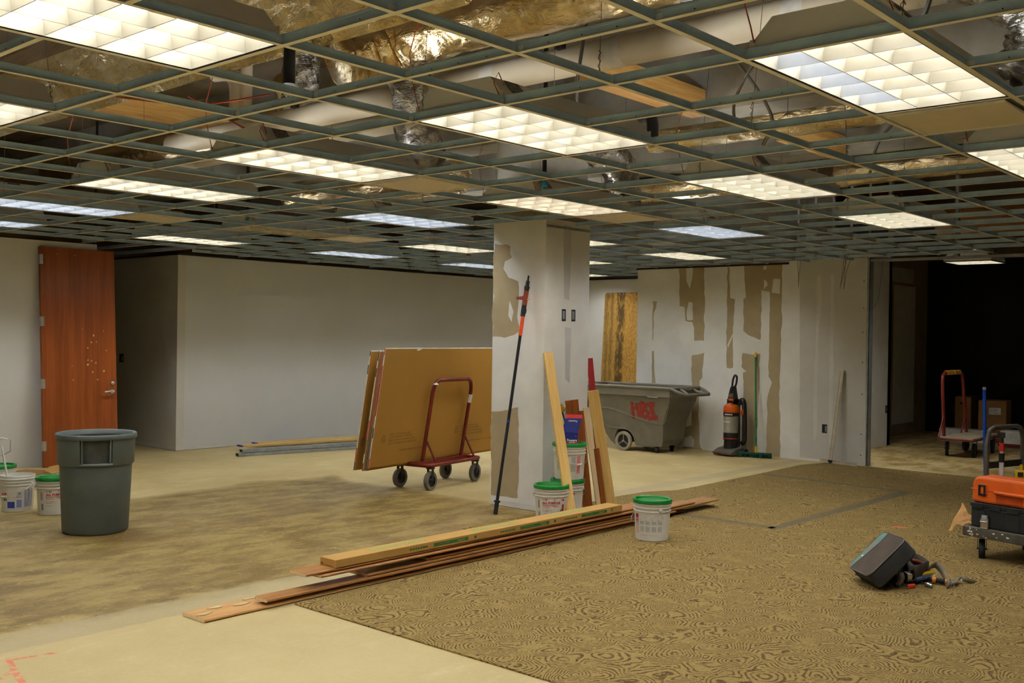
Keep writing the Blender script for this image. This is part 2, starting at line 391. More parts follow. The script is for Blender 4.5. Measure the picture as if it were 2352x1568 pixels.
# ------------------------------------------------------------------ room shell
GZ = 2.68         # height of the ceiling grid
fl = struct(rect(-16.4, 3.2, -5.2, 19.4, -.12, 0).obj('floor', 'floor'))
struct(rect(-16.4, 3.2, -5.2, 19.4, 4.2, 4.35).obj('ceiling', 'deck'))
def wall(name, x0, x1, y0, y1, z1, m='paint', z0=0): return struct(rect(x0, x1, y0, y1, z0, z1).obj(name, m))
wl = wall('wall_left', -12.37, -12.25, -5, 6.115, 2.675)
wa = wall('wall_alcove', -16, -12.6, 7.43, 7.55, 2.665, 'alcove')
wb = wall('wall_back', -12.72, -12.6, 7.55, 14.93, 2.665, 'paint_cool')
wall('wall_far', -12.72, -6.3, 14.93, 15.05, 2.665, 'paint')
wr = wall('wall_right', -9.0, -5.4, 13.1, 13.22, 2.71, 'mud')
wh = wall('wall_hall', -6.32, -6.2, 13.22, 16.02, 3.2, 'mud')
wn = wall('wall_recess', -6.86, -6.74, 16.02, 19.1, 3.2, 'hallpaper')
wall('wall_recess_return', -6.86, -6.2, 15.9, 16.02, 3.2, 'hallpaper')
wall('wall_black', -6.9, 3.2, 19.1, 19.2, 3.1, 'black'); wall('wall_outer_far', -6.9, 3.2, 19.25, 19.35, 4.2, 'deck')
wall('wall_outer_left', -16.4, -16.28, -5.2, 19.4, 4.2, 'deck')
wall('wall_outer_back', -16.3, -6.9, 15.4, 15.5, 4.2, 'beamc')
wall('wall_outer_right', 3.1, 3.2, -5.2, 19.4, 4.2, 'paint')
wall('wall_rear', -16.4, 3.2, -5.2, -5.1, 4.2, 'paint')
struct(rect(-16.2, -8.97, 13.05, 13.09, 2.625, 2.66).obj('shadow_line_1', 'dark')) if False else None
struct(rect(-12.605, -12.585, 7.425, 14.9, 2.655, 2.68).obj('shadow_line_1', 'dark'))  # dark strips along the wall tops imitate the wall angle's shadow line
struct(rect(-15, -12.6, 7.41, 7.43, 2.655, 2.68).obj('shadow_line_2', 'dark'))
struct(rect(-9.01, -6.5, 13.075, 13.1, 2.665, 2.69).obj('shadow_line_3', 'dark'))
struct(rect(-12.6, -9.0, 14.91, 14.93, 2.655, 2.68).obj('shadow_line_4', 'dark'))
# roughened plaster feet of the walls
def rough_foot(parent, p0, p1, nrm, name='plaster_edge'):
    p0, p1, nr = Vector(p0), Vector(p1), Vector(nrm); L = (p1 - p0).length; n = int(L / .12); b = B(); vs = []; fs = []
    for i in range(n + 1):
        p = p0.lerp(p1, i / n)
        for k, (h, d) in enumerate(((.005, .006), (.02 + .012 * noise.noise(p * 3), .004), (.05 + .03 * noise.noise(p * 2.3), .0012))):
            vs.append(p + Vector((0, 0, h)) + nr * d)
        if i < n:
            for k in range(2): fs.append((i * 3 + k, i * 3 + 3 + k, i * 3 + 4 + k, i * 3 + 1 + k))
    b.add(vs, fs); return b.obj(name, 'greypaper', parent)
rough_foot(wb, (-12.6, 7.43, 0), (-12.6, 11, 0), (1, 0, 0)); rough_foot(wa, (-15, 7.43, 0), (-12.6, 7.43, 0), (0, -1, 0))
# bare paper and thin mud areas of the unpainted wallboard: thin sheets on the board face
def patch(parent, pts, m, lift, name, plane, jit=.006):
    """pts: photo points on the plane ('y',13.1) or ('x',-6.05); drawn as a thin ragged sheet."""
    fn = at_y if plane[0] == 'y' else at_x
    P3 = [fn(px, py, plane[1]) for px, py in pts]; out = []
    for i, p in enumerate(P3):
        q = P3[(i + 1) % len(P3)]; L = (q - p).length; n = max(1, int(L / .05))
        for k in range(n):
            r = p.lerp(q, k / n); j = Vector((noise.noise(r * 9), 0, noise.noise(r * 9 + Vector((7, 3, 1))))) * jit * (2.2 if k else 1)
            if plane[0] == 'x': j = Vector((0, j.x, j.z))
            out.append(r + j)
    d = Vector((0, -lift, 0)) if plane[0] == 'y' else Vector((lift, 0, 0))
    n = len(out); vs = [v + d for v in out] + list(out)
    b = B().add(vs, [tuple(range(n))] + [(i, (i + 1) % n, n + (i + 1) % n, n + i) for i in range(n)])
    return b.obj(name, m, parent)
def c1(pts): return [(1340 + x / 2.8, 560 + y / 2.8) for x, y in pts]
WR = ('y', 13.1)
patch(wr, c1([(1392, 108), (1805, 90), (1822, 82), (1812, 1425), (1640, 1398), (1392, 1372)]), 'greypaper', .0008, 'bare_board', WR, .003)
for q in ([(1503, 205), (1518, 195), (1530, 230), (1532, 400), (1512, 600), (1500, 1240), (1480, 1270), (1478, 1000), (1497, 560)],
          [(1590, 200), (1612, 192), (1618, 560), (1606, 900), (1600, 1290), (1578, 1290), (1582, 800), (1590, 400)]):
    patch(wr, c1(q), 'mudlite', .0016, 'mud_band', WR)
for q in ([(616, 152), (778, 150), (776, 625), (712, 622), (712, 540), (700, 500), (656, 495), (652, 405), (618, 400)],
          [(926, 150), (938, 148), (944, 350), (974, 354), (968, 470), (960, 560), (962, 796), (922, 796), (920, 620), (924, 470)],
          [(1036, 138), (1280, 132), (1276, 500), (1262, 900), (1266, 1372), (1174, 1366), (1184, 980), (1212, 890), (1190, 850), (1200, 310), (1146, 298), (1140, 618), (1060, 585), (1030, 560), (1028, 355), (1044, 345)],
          [(1024, 700), (1110, 710), (1136, 706), (1130, 900), (1112, 1345), (1014, 1330), (1030, 880), (1028, 825), (1052, 818), (1016, 790)],
          [(696, 716), (736, 712), (776, 700), (766, 860), (746, 880), (740, 1100), (752, 1310), (772, 1332), (640, 1312), (642, 1180), (696, 1166)],
          [(446, 370), (474, 370), (466, 412), (454, 440), (448, 616), (443, 616), (446, 450)],
          [(440, 686), (453, 690), (456, 800), (463, 896), (440, 896)]):
    patch(wr, c1(q), 'paper', .0012, 'bare_paper', WR, .008)
for q in ([(662, 156), (706, 156), (700, 230), (684, 288), (664, 240)], [(678, 372), (702, 376), (706, 488), (668, 490), (664, 430)],
          [(1160, 228), (1178, 240), (1184, 264), (1160, 292)], [(1222, 224), (1268, 226), (1264, 322), (1212, 316)], [(1160, 140), (1180, 140), (1178, 166), (1158, 166)],
          [(650, 1245), (690, 1230), (716, 1262), (712, 1306), (642, 1304)], [(925, 650), (960, 575), (962, 590), (930, 668)]):
    patch(wr, c1(q), 'mud', .002, 'mud_dab', WR)
for px, py in ((1990, 645), (1989, 708), (1987, 763), (1986, 832), (1985, 905), (1983, 997), (1982, 1045)):
    p = at_y(px - 5, py, 13.1); B().lathe([(0, 0), (.008, 0)], 8, T=R4(radians(90), 0, 0, (p.x, 13.0975, p.z))).obj('screw_head', 'dark', wr)
b = B(); b.box(-5.4, -5.365, 13.1, 13.11, 0, 2.71); b.box(-5.37, -5.365, 13.1, 13.22, 0, 2.71); b.box(-5.4, -5.365, 13.21, 13.22, 0, 2.71); b.obj('end_stud', 'galvd', wr)
# hall boards
for k_, (y0, y1, z0, z1) in enumerate(((16.5, 17.2, .35, 1.9), (17.5, 18.5, .2, 2.6), (16.5, 18.4, 2.65, 2.9))):
    rect(-6.7405, -6.739 + .0004 * k_, y0, y1, z0, z1).obj('mud_band', 'mudlite', wn)
rect(-6.745, -6.7, 16.03, 16.45, 0, 2.95).obj('jamb_board', 'hallpaper', wn)
for y in (16.1, 17.35): pass

# ------------------------------------------------------------------ column
cx0, cx1, cy0, cy1 = -6.70, -6.05, 7.31, 7.98
colm = tag(B().obj('column', 'paint') if False else rect(cx0, cx1, cy0, cy1, 0, 2.72).obj('column', 'mud'), kind='structure')
CF, CS = ('y', cy0), ('x', cx1)
patch(colm, [(1136, 560), (1172, 566), (1176, 590), (1160, 600), (1156, 618), (1168, 636), (1190, 648), (1192, 760), (1160, 776), (1132, 774), (1133, 690)], 'paper', .0012, 'bare_paper', CF, .014)
patch(colm, [(1128, 944), (1160, 942), (1190, 936), (1192, 1000), (1189, 1143), (1128, 1136)], 'paper', .0012, 'bare_paper', CF, .01)
patch(colm, [(1170, 690), (1180, 716), (1176, 740), (1168, 726)], 'mud', .002, 'mud_dab', CF)
patch(colm, [(1295, 516), (1313, 520), (1308, 690), (1296, 686)], 'greymud', .0012, 'damp_band', CS, .004)
patch(colm, [(1298, 750), (1312, 754), (1308, 880), (1298, 870)], 'greymud', .0012, 'damp_band', CS, .004)
rect(cx0 + .02, cx1 - .02, cy0 + .02, cy1 - .02, 2.72, 4.2).obj('concrete_core', 'beamc', colm)
rect(cx1, cx1 + .004, cy0 + .01, cy1, 2.64, 2.662).obj('edge_bead', 'galvd', colm)
for yy in (7.59, 7.737):
    bx = B(); bx.box(cx1, cx1 + .003, yy - .028, yy + .028, 1.775, 1.885); bx.box(cx1 + .003, cx1 + .004, yy - .02, yy + .012, 1.79, 1.87, 1)
    tag(bx.obj('switch_box', ['dark', 'galvd']), 'open switch box in column side, ' + ('nearer the column corner' if yy < 7.6 else 'farther from the column corner'), 'switch box')
rough_foot(colm, (cx0, cy0, 0), (cx1, cy0, 0), (0, -1, 0))
def wallbox(x, y, z, axis, label, name='outlet_box', w=.07, h=.115):
    b = B()
    if axis == 'y': b.box(x - w / 2, x + w / 2, y - .004, y, z - h / 2, z + h / 2); b.box(x + w * .1, x + w * .4, y - .005, y - .004, z - h * .35, z + h * .3, 1)
    else: b.box(x, x + .004, y - w / 2, y + w / 2, z - h / 2, z + h / 2); b.box(x + .004, x + .005, y - w * .1, y + w * .3, z - h * .3, z + h * .3, 1)
    return tag(b.obj(name, ['dark', 'galvd']), label, 'outlet box')
wallbox(-5.948, 13.1, .446, 'y', 'open outlet box low in patched wall beside the drywall rule')
wallbox(-6.2, 15.86, .57, 'x', 'open outlet box low on the hall wall end')
wallbox(-6.7, 16.3, .57, 'x', 'open outlet box on hall wall beside the recess')
sw = wallbox(-14.1, 7.43, 1.22, 'y', 'open switch box in dim alcove wall beside the oak door', 'switch_box', .12, .12); sw['category'] = 'switch box'

# ------------------------------------------------------------------ floor paint and carpet
def strip(parent, pts, w, z, m, name):
    vs = []; fs = []
    for i, p in enumerate(pts):
        a = Vector(pts[max(i - 1, 0)]); c = Vector(pts[min(i + 1, len(pts) - 1)]); d = (c - a).normalized(); nn = Vector((-d.y, d.x)) * w / 2 * random.uniform(.7, 1.2)
        vs += [(p[0] + nn.x, p[1] + nn.y, z), (p[0] - nn.x, p[1] - nn.y, z)]
        if i: fs.append((2 * i - 2, 2 * i, 2 * i + 1, 2 * i - 1))
    return B().add(vs, fs).obj(name, m, parent)
M['redspray'] = (lambda n: (n.set(n.mix(n.ramp(n.noise(22, 4), .42, .62), lin((206, 120, 86)), lin((196, 176, 128))), .8), n.m)[1])(NT('faded_red_spray'))
strip(fl, [at_z(-6, 1520, 0)[:2], at_z(60, 1510, 0)[:2], at_z(132, 1498, 0)[:2]], .03, .0008, 'redspray', 'paint_line')
strip(fl, [at_z(18, 1512, 0)[:2], at_z(36, 1545, 0)[:2], at_z(52, 1568, 0)[:2]], .035, .0009, 'redspray', 'paint_line')
strip(fl, [at_z(0, 1560, 0)[:2], at_z(30, 1540, 0)[:2]], .03, .001, 'redspray', 'paint_line')
CP = [(-5.02, 3.757), (-5.02, 6.2), (-5.99, 6.2), (-6.03, 7.2), (-6.1, 8.6), (-6.08, 9.03), (-5.9, 9.4), (-5.94, 11.2), (-5.99, 12.5), (-5.86, 12.97), (-5.4, 12.99), (3.1, 12.99), (3.1, 3.757)]
carpet = tag(B().prism(CP, 'z', 0.0005, .009).obj('carpet', 'carpet'), 'golden brown swirl patterned carpet over the concrete floor', 'carpet')
M['tape'] = mat('dark_floor_band', (96, 84, 56), .85, var=.15, scale=20)
for pts in ([(-5.45, 8.13), (-4.8, 8.13), (-4.13, 8.13)], [(-4.13, 8.06), (-4.12, 9.5), (-4.1, 11.1)], [(-4.1, 11.12), (-4.95, 11.2), (-5.85, 11.27)]):
    strip(carpet, pts, .13, .0098, 'tape', 'dark_band')
M['redpaint'] = (lambda n: (n.set(n.mix(n.ramp(n.noise(60, 4), .4, .6), lin((214, 84, 36)), lin((150, 110, 56))), .9), n.m)[1])(NT('orange_spray_mark'))
pr_ = at_z(2068, 1213, 0)
B().lathe([(0, .0096), (.05, .0096)], 14, T=R4(0, 0, .4, (pr_.x, pr_.y, 0)) @ Matrix.Diagonal((1.5, .8, 1, 1))).obj('spray_mark', 'redpaint', carpet)
# ------------------------------------------------------------------ ceiling grid
C = .6096
def gx(j): return -3.14289 + C * j
def gy(i): return 2.26698 + C * i
LIT = [(-2, 0), (-2, -3), (2, -12), (2, -9), (2, -6), (2, -3), (2, 0), (2, 3), (6, -12), (6, -6), (6, -3), (6, 0), (6, 3), (10, -12), (10, -9), (10, -6), (10, -3), (10, 0), (14, -12), (14, -9), (14, -6), (18, -12), (6, -9)]
OUT = [(-2, 3), (-2, 6), (-2, -6), (-6, 0), (-6, 3), (-6, 6), (-6, -3)]
DIFF = [(4, -3), (4, 3), (4, -9), (8, -3), (8, -9)]
lightcells = {(i + d, j) for i, j in LIT + OUT for d in (0, 1)}
grid = thing('ceiling_grid', 'open metal tee grid of the suspended ceiling, without its tiles', 'ceiling grid', (0, 0, GZ))
TEE = {}
def tee(L, kind):
    k = (round(L, 3), kind)
    if k not in TEE:
        b = B(); b.box(0, L, -.012, .012, 0, .0014)
        h = .043 if kind == 'main_runner' else .038
        b.box(0, L, -.0016, .0016, .0014, h - .008, 1); b.box(0, L, -.0042, .0042, h - .009, h, 1)
        if kind != 'main_runner':
            for x in (0, L - .03): b.box(x, x + .03, -.0045, .0045, .006, h - .012, 2)
        for t in ((.25, .5, .75) if L < 1 else [q / 6 for q in range(1, 6)] if L < 2 else [q / 14 for q in range(1, 14)]):
            b.box(L * t - .002, L * t + .002, -.0028, .0028, .012, .0165, 3 if int(t * 24) % 3 == 0 else 2)
        o = b.obj(kind, ['tee', 'galv', 'bright_clip', 'dark'], None)
        TEE[k] = o.data; bpy.data.objects.remove(o)
    return TEE[k]
M['bright_clip'] = mat('bright_clip', (226, 236, 250), .3, .2)
def put(kind, x, y, L, rz, dz=0.):
    pts = [(x + L * t * cos(rz), y + L * t * sin(rz), GZ) for t in (0, .25, .5, .75, 1)]
    if not any(seen(p) for p in pts): return
    o = bpy.data.objects.new(kind, tee(L, kind)); COL.objects.link(o); o.parent = grid
    o.location = (x, y, dz); o.rotation_euler = (0, 0, rz)
for i in range(-4, 21):
    y = gy(i)
    xl = -12.24 if y < 6.42 else (-15.3 if y < 7.4 else -12.59)
    xr = gx(5) if y < 12.2 else (gx(-1) if y < 13.05 else -9.02)
    if y > 13.05: xl = -12.58
    if i % 2 == 0:
        x = xl; nx = gx(-16)
        while x < xr - .05:
            while nx <= x + .3: nx += 6 * C
            e = min(nx, xr); put('main_runner', x, y, e - x, 0, .0003 if False else 0); x = e
    else:
        for j in range(-19, 6):
            a, e = gx(j - 1), gx(j)
            if a < xl - .02 or e > xr + .02 or (i, j) in lightcells or (i, j) in {(q + 1, r) for q, r in []}: continue
            if i == 9 and j == -5: continue
            put('short_cross_tee', a + .002, y, C - .004, 0, .0004)
for j in range(-15, 6):
    x = gx(j)
    for i in range(-4, 20, 2):
        a, e = gy(i), gy(i + 2)
        top = 14.9 if x < -9.05 else (13.08 if x < -5.45 else 12.75)
        lo = -9 if x > -12.2 else 7.45
        if j == -5 and i == 8: continue
        a2, e2 = max(a, lo), min(e, top)
        if e2 - a2 < .12: continue
        put('cross_tee', x, a2 + .002, e2 - a2 - .004, pi / 2, .0004)
# hanger wires up to the deck
for i in range(-2, 18, 2):
    for j in range(-13, 5, 2):
        p = (gx(j) + random.uniform(-.2, .2), gy(i), GZ + .05)
        if not seen(p, 0) or random.random() < .2: continue
        b = B(); q = Vector((random.uniform(-.12, .12), random.uniform(-.1, .1), 1.45))
        b.tube([(0, 0, 0), tuple(q)], .0018, 4)
        b.tube([(.006 * cos(t * 1.9), .006 * sin(t * 1.9), .03 + .011 * t) for t in range(9)], .0022, 4)
        o = b.obj('hanger_wire', 'wire', grid); o.location = (p[0], p[1], .04)

# ------------------------------------------------------------------ troffers
def fixture_meshes(cells_y=6, L=1.2192):
    hl = L / 2 - .006; hw = C / 2 - .006
    b = B(); prof = [(-hw + .004, .012), (-hw + .004, .05), (-.2, .15), (.2, .15), (hw - .004, .05), (hw - .004, .012)]
    n = len(prof); vs = [(x, -hl + .004, z) for x, z in prof] + [(x, hl - .004, z) for x, z in prof]
    b.add(vs, [(i, i + 1, n + i + 1, n + i) for i in range(n - 1) if i != 2] + [tuple(range(n)), tuple(range(2 * n - 1, n - 1, -1))])
    for x0, x1 in ((-.2, -.125), (-.065, .065), (.125, .2)): b.box(x0, x1, -hl + .004, hl - .004, .149, .15)      # top slots added between, letting tube light up into the plenum
    for sx in (-1, 1):
        for sy in (-1, 1): b.box(sx * (hw - .02) - .012, sx * (hw - .02) + .012, sy * (hl - .002) - .001, sy * (hl - .002) + .001, .03, .075)
    b.box(hw - .09, hw - .07, -hl + .1, -hl + .2, .085, .1, 1) if False else None
    b.prism([(.212, .1465), (.27, .0845), (.268, .0825), (.21, .1445)], 'y', -hl + .09, -hl + .19, 1)
    hous = b.obj('housing', ['housing', 'label'])
    r = B()
    for x0, x1, y0, y1 in ((-hw, -hw + .012, -hl, hl), (hw - .012, hw, -hl, hl), (-hw, hw, -hl, -hl + .012), (-hw, hw, hl - .012, hl)): r.box(x0, x1, y0, y1, .0025, .014)
    rev = r.obj('reveal_frame', 'reveal')
    iw, il = hw - .014, hl - .014
    def wedge(d, half, along):   # concave parabolic blade
        poly = [(d - .0018, .006), (d + .0018, .006), (d + .004, .025), (d + .009, .043), (d + .016, .06), (d - .016, .06), (d - .009, .043), (d - .004, .025)]
        return B().prism(poly, 'y' if along == 'y' else 'x', -half, half)
    blades = []
    for k in (-1, 1): blades.append(wedge(k * iw * 2 / 3 / 2, il, 'y').obj('louver_blade', 'louver', smooth=50))
    for k in range(1, cells_y): blades.append(wedge(-il + 2 * il * k / cells_y, iw, 'x').obj('louver_blade', 'louver', smooth=50))
    e = B()
    for s in (-1, 1):
        e.prism([(s * iw, .004), (s * (iw - .002), .004), (s * (iw - .004), .025), (s * (iw - .014), .06), (s * iw, .06)], 'y', -il, il)
        e.prism([(s * il, .004), (s * (il - .002), .004), (s * (il - .004), .025), (s * (il - .014), .06), (s * il, .06)], 'x', -iw, iw)
    edge = e.obj('louver_rim', 'louver', smooth=50)
    tubes = []
    for k in (-1, 0, 1): tubes.append(B().tube([(k * .187, -il + .02, .088), (k * .187, il - .02, .088)], .015, 8).obj('fluorescent_tube', 'tube', smooth=60))
    w = B(); w.tube([(-hw + .03, -hl - .003, .06), (-hw + .02, -hl - .012, .12), (-hw + .0, -hl - .02, .2), (-hw - .02, -hl - .02, .34), (-hw + .02, -hl, .5)], .003, 4)
    wires = [w.obj('hanging_wire', 'orangewire')]; w = B()
    w.tube([(hw - .03, -hl - .003, .05), (hw - .05, -hl - .02, .11), (hw - .02, -hl - .02, .15), (hw - .0, -hl - .005, .09)], .003, 4)
    wires.append(w.obj('wire_loop', 'orangewire'))
    return [hous, rev, edge] + blades + tubes + wires
PROTO = fixture_meshes()
LL = {
 (-2, 0): 'largest lit ceiling light, overhead at the near end of the grid', (-2, -3): 'lit ceiling light cut by the picture edge, beside the largest light',
 (2, 3): 'lit ceiling light with one row of bare bluish louvre cells beside a diffuser panel', (2, 0): 'lit ceiling light under the white jacketed pipe, in front of the column',
 (2, -3): 'lit ceiling light with a tan diffuser panel at its far end, silver duct behind', (2, -6): 'lit ceiling light past the dull foil duct, its white housing end showing',
 (2, -9): 'lit ceiling light over the white wall beside the oak door, square panel behind it', (2, -12): 'lit sliver of ceiling light right above the white wall at the picture edge',
 (6, -12): 'lit ceiling light just in front of the alcove corner, above the oak door', (6, -9): 'unlit cream ceiling light hanging near the small blue capped sprinkler over the grey wall',
 (6, -6): 'lit bluish white ceiling light left of the column top', (6, -3): 'lit pinkish ceiling light directly above the column',
 (6, 0): 'lit ceiling light right of the column with a foil duct behind its housing', (6, 3): 'lit ceiling light cut by the right picture edge below the large diffuser panel',
 (10, -12): 'lit ceiling light in the far rows above the middle of the grey wall', (10, -9): 'lit ceiling light just left of the column, above the drywall cart',
 (10, -6): 'lit ceiling light just right of the column, mostly hidden by it', (10, -3): 'dim bluish ceiling light between the column and the patched wall',
 (10, 0): 'lit ceiling light above the open end of the patched wall', (14, -12): 'lit ceiling light in the last row over the grey wall near the column',
 (14, -9): 'thin lit ceiling light seen past the column edge, in front of the leaning sheathing board', (14, -6): 'lit ceiling light above the tilt truck and patched wall top',
 (18, -12): 'farthest lit ceiling light above the leaning sheathing board'}
COOL = {(2, -9), (6, -6), (10, -3), (2, -12), (10, -12), (14, -12)}
for (i, j) in LIT + OUT:
    lab = LL.get((i, j), 'lit ceiling light like the others, behind the camera and out of the picture')
    t = thing('ceiling_light', lab, 'ceiling light', ((gx(j) + gx(j - 1)) / 2, gy(i + 1), GZ + .0005), 0, 'lay-in ceiling lights of the grid')
    for k, o in enumerate(PROTO):
        if (i, j) in OUT and 'wire' in o.name: continue
        c = o.copy(); COL.objects.link(c); c.parent = t
        nm = o.name.split('.')[0]
        mm = None
        if nm == 'fluorescent_tube': mm = 'tube_off' if (i, j) == (6, -9) else ('tubec' if (i, j) in COOL else 'tubep' if (i, j) == (6, -3) else 'tube')
        if nm in ('louver_blade', 'louver_rim') and (i, j) in COOL: mm = 'louverc'
        if (i, j) == (6, -9) and nm in ('louver_blade', 'louver_rim'): mm = 'tube_off'
        if mm: c.material_slots[0].link = 'OBJECT'; c.material_slots[0].material = M[mm]
        c.name = nm
    if (i, j) == (2, 3):      # one column of cells has lost its film
        for o in list(t.children):
            if o.name.startswith('louver_blade') and abs(o.data.vertices[0].co.y) > abs(o.data.vertices[0].co.x) * 0 and max(v.co.x for v in o.data.vertices) > .2:
                c = o.copy(); COL.objects.link(c); c.parent = t; c.scale = (1 / 3, 1, 1); c.location = (-.19, 0, 0); c.material_slots[0].link = 'OBJECT'; c.material_slots[0].material = M['louverc']
                o.scale = (2 / 3, 1, 1); o.location = (.0945, 0, 0)
for o in PROTO: bpy.data.objects.remove(o)
# small fixture of the dark room
PROTO = fixture_meshes(3, C)
t = thing('ceiling_light', 'small square lit louvred light hanging in the dark room', 'ceiling light', (-4.38, 14.1, 2.67), 0, None)
for o in PROTO:
    if 'wire' in o.name: bpy.data.objects.remove(o); continue
    o.parent = t
    if o.name.startswith('fluor'): o.material_slots[0].link = 'OBJECT'; o.material_slots[0].material = M['tube_dim']
rect(-.2, .2, -.29, .29, .1505, .153).obj('light_stop_plate', 'housing', t)  # added over the top slots to stop light leaking upward
for lab_, loc_ in (('added square louvred light behind the open end of the patched wall, out of sight', (-5.93, 13.66, 2.67)), ('added square louvred light deeper in the dark room, out of the picture', (-2.4, 15.6, 2.67))):  # two unseen lamps added to brighten the hall wall and dark room
    c = copytree(t); c.location = loc_; c['label'] = lab_; c.scale = (.62 if loc_[0] < -5 else 1, 1, 1)
    for q in c.children:
        if q.name.startswith('fluor'): q.material_slots[0].link = 'OBJECT'; q.material_slots[0].material = M['tube_hall_fill' if loc_[0] < -5 else 'tube_low_fill']
# plaque diffusers
DL = {(4, -3): 'square tan diffuser panel under the silver flexible duct, before the column', (4, 3): 'large square tan diffuser panel nearest the picture edge, behind the biggest right light',
      (4, -9): 'square tan diffuser panel above the oak door end of the white wall', (8, -3): 'square tan diffuser panel right of the column top, reflecting wood', (8, -9): 'square tan diffuser panel above the middle of the grey wall'}
for (i, j) in DIFF:
    t = thing('ceiling_diffuser', DL[(i, j)], 'air diffuser', (gx(j) - C / 2, gy(i) + C / 2, GZ + .0005), 0, 'square plaque diffusers')
    b = B()
    o_, i_ = C / 2 - .006, .19
    for s in range(4):
        T = R4(0, 0, s * pi / 2)
        b.add([(-o_, -o_, .002), (o_, -o_, .002), (i_, -i_, .06), (-i_, -i_, .06)], [(0, 1, 2, 3)], 0, T)
    b.box(-.19, .19, -.19, .19, .06, .065); b.lathe([(.15, .065), (.15, .13)], 20)
    b.obj('back_pan', 'plaquew', t)
    p = B(); p.box(-.25, .25, -.25, .25, -.004, -.001); p.obj('plaque', 'plaque', t)
    for s in (-1, 1): rect(-.252, .252, s * .252 - .0025, s * .252 + .0025, -.006, .006).obj('plaque_edge', 'plaquew', t); rect(s * .252 - .0025, s * .252 + .0025, -.252, .252, -.006, .006).obj('plaque_edge', 'plaquew', t)
    for s in (-1, 1): rect(s * .16 - .008, s * .16 + .008, -.2, -.19, -.001, .05).obj('hanger_tab', 'plaquew', t)

# ------------------------------------------------------------------ services above the grid
def ccurve(pts, n=10):
    out = []; P = [Vector(p) for p in pts]
    for i in range(len(P) - 1):
        a, b_, c, d = P[max(i - 1, 0)], P[i], P[i + 1], P[min(i + 2, len(P) - 1)]
        for k in range(n):
            t = k / n
            out.append(.5 * ((2 * b_) + (c - a) * t + (2 * a - 5 * b_ + 4 * c - d) * t * t + (3 * b_ - a - 3 * c + d) * t ** 3))
    return out + [P[-1]]
def duct(name, label, pts, r, m, n=22, wob=.06, step=10, seed=0, parts=()):
    o = B().tube(ccurve(pts, step), r, n, wob=wob, seed=seed).obj(name, m, smooth=60)
    return tag(o, label, 'duct', None)
d1 = duct('foil_duct', 'crinkled foil wrapped round duct in front of the white pipe overhead', [(-5.05, 4.05, 3.3), (-4.95, 4.3, 3.42), (-4.6, 4.42, 3.5), (-3.2, 4.42, 3.5), (-1.6, 4.42, 3.5), (1.5, 4.42, 3.5)], .17, 'foil', 28, .12, 16, 1)
rb = B(); rb.lathe([(.178, -.025), (.178, .025)], 28, T=R4(0, radians(90), 0, (-2.78, 4.42, 3.5))); rb.obj('strap_band', 'galvd', d1)
d1b = duct('foil_duct', 'gold tinted foil wrapped box duct at the top edge beside the largest ceiling light', [(-9.6, 3.35, 3.42), (-3.25, 3.35, 3.42)], .3, 'foil', 4, .05, 12, 3)
d2 = duct('foil_duct', 'dull foil wrapped duct running towards the white wall over the small lights', [(-13, 5.85, 3.62), (-10, 5.85, 3.62), (-8.2, 5.82, 3.62), (-7.75, 5.7, 3.68), (-7.55, 5.5, 3.85)], .13, 'foil', 24, .1, 18, 5)
d3 = duct('foil_duct', 'foil wrapped duct with silver crumpled top crossing behind the big right light', [(-5.7, 8.5, 3.62), (-4, 8.6, 3.64), (-2.5, 8.6, 3.64), (0, 8.6, 3.64)], .17, 'foil', 26, .12, 18, 9)
d4 = duct('foil_duct', 'farther foil wrapped duct above the open end of the patched wall', [(-5.0, 11.3, 3.55), (-3.5, 11.3, 3.58), (-1.5, 11.3, 3.58), (.5, 11.3, 3.58)], .17, 'foil', 24, .12, 16, 12)
d5 = duct('foil_duct', 'short foil duct low behind the light rows near the column', [(-10.5, 7.75, 3.3), (-9, 7.75, 3.3), (-7.6, 7.75, 3.3)], .18, 'foil', 24, .14, 16, 14)
d6 = duct('foil_duct', 'foil duct over the far rows right of the column', [(-7.6, 10.6, 3.45), (-6.4, 10.6, 3.45), (-5.6, 10.6, 3.45)], .15, 'foil', 24, .14, 16, 16)
d7 = duct('wrapped_duct', 'brown wrapped duct in the dark plenum over the wide opening', [(-5.0, 14.6, 3.3), (-2, 14.6, 3.3), (2, 14.6, 3.3)], .22, 'cardd', 24, .08, 14, 40)
dx, dy = gx(-3) - C / 2, gy(4) + C / 2
f1 = duct('flex_duct', 'shiny silver flexible duct dropping to the diffuser panel before the column', [(dx, dy, 2.78), (dx + .02, dy - .02, 2.92), (dx - .03, dy - .06, 3.1), (dx - .02, dy - .1, 3.35), (dx - .2, dy - .1, 3.6)], .15, 'foils', 26, .1, 12, 20)
f2 = duct('flex_duct', 'silver flexible elbow rising at the end of the dull foil duct', [(-7.55, 5.62, 3.6), (-7.42, 5.55, 3.7), (-7.35, 5.5, 3.85), (-7.35, 5.5, 4.2)], .16, 'foils', 26, .12, 12, 23)
dx, dy = gx(-3) - C / 2, gy(8) + C / 2
f3 = duct('flex_duct', 'silver and gold flexible duct sloping to the panel right of the column top', [(dx, dy, 2.78), (dx, dy - .02, 2.95), (dx + .05, dy - .25, 3.15), (dx - .1, dy - .9, 3.4), (dx - .25, dy - 1.5, 3.5)], .15, 'foils', 26, .12, 12, 26)
dx, dy = gx(3) - C / 2, gy(4) + C / 2
f4 = duct('flex_duct', 'bright crumpled silver duct behind the big right light at the picture corner', [(dx + .15, dy + .1, 2.8), (dx + .25, dy + .2, 2.95), (dx + .3, dy + .05, 3.15), (dx - .05, dy - .2, 3.4), (dx - .4, dy - .3, 3.6)], .15, 'foils', 26, .14, 12, 29)
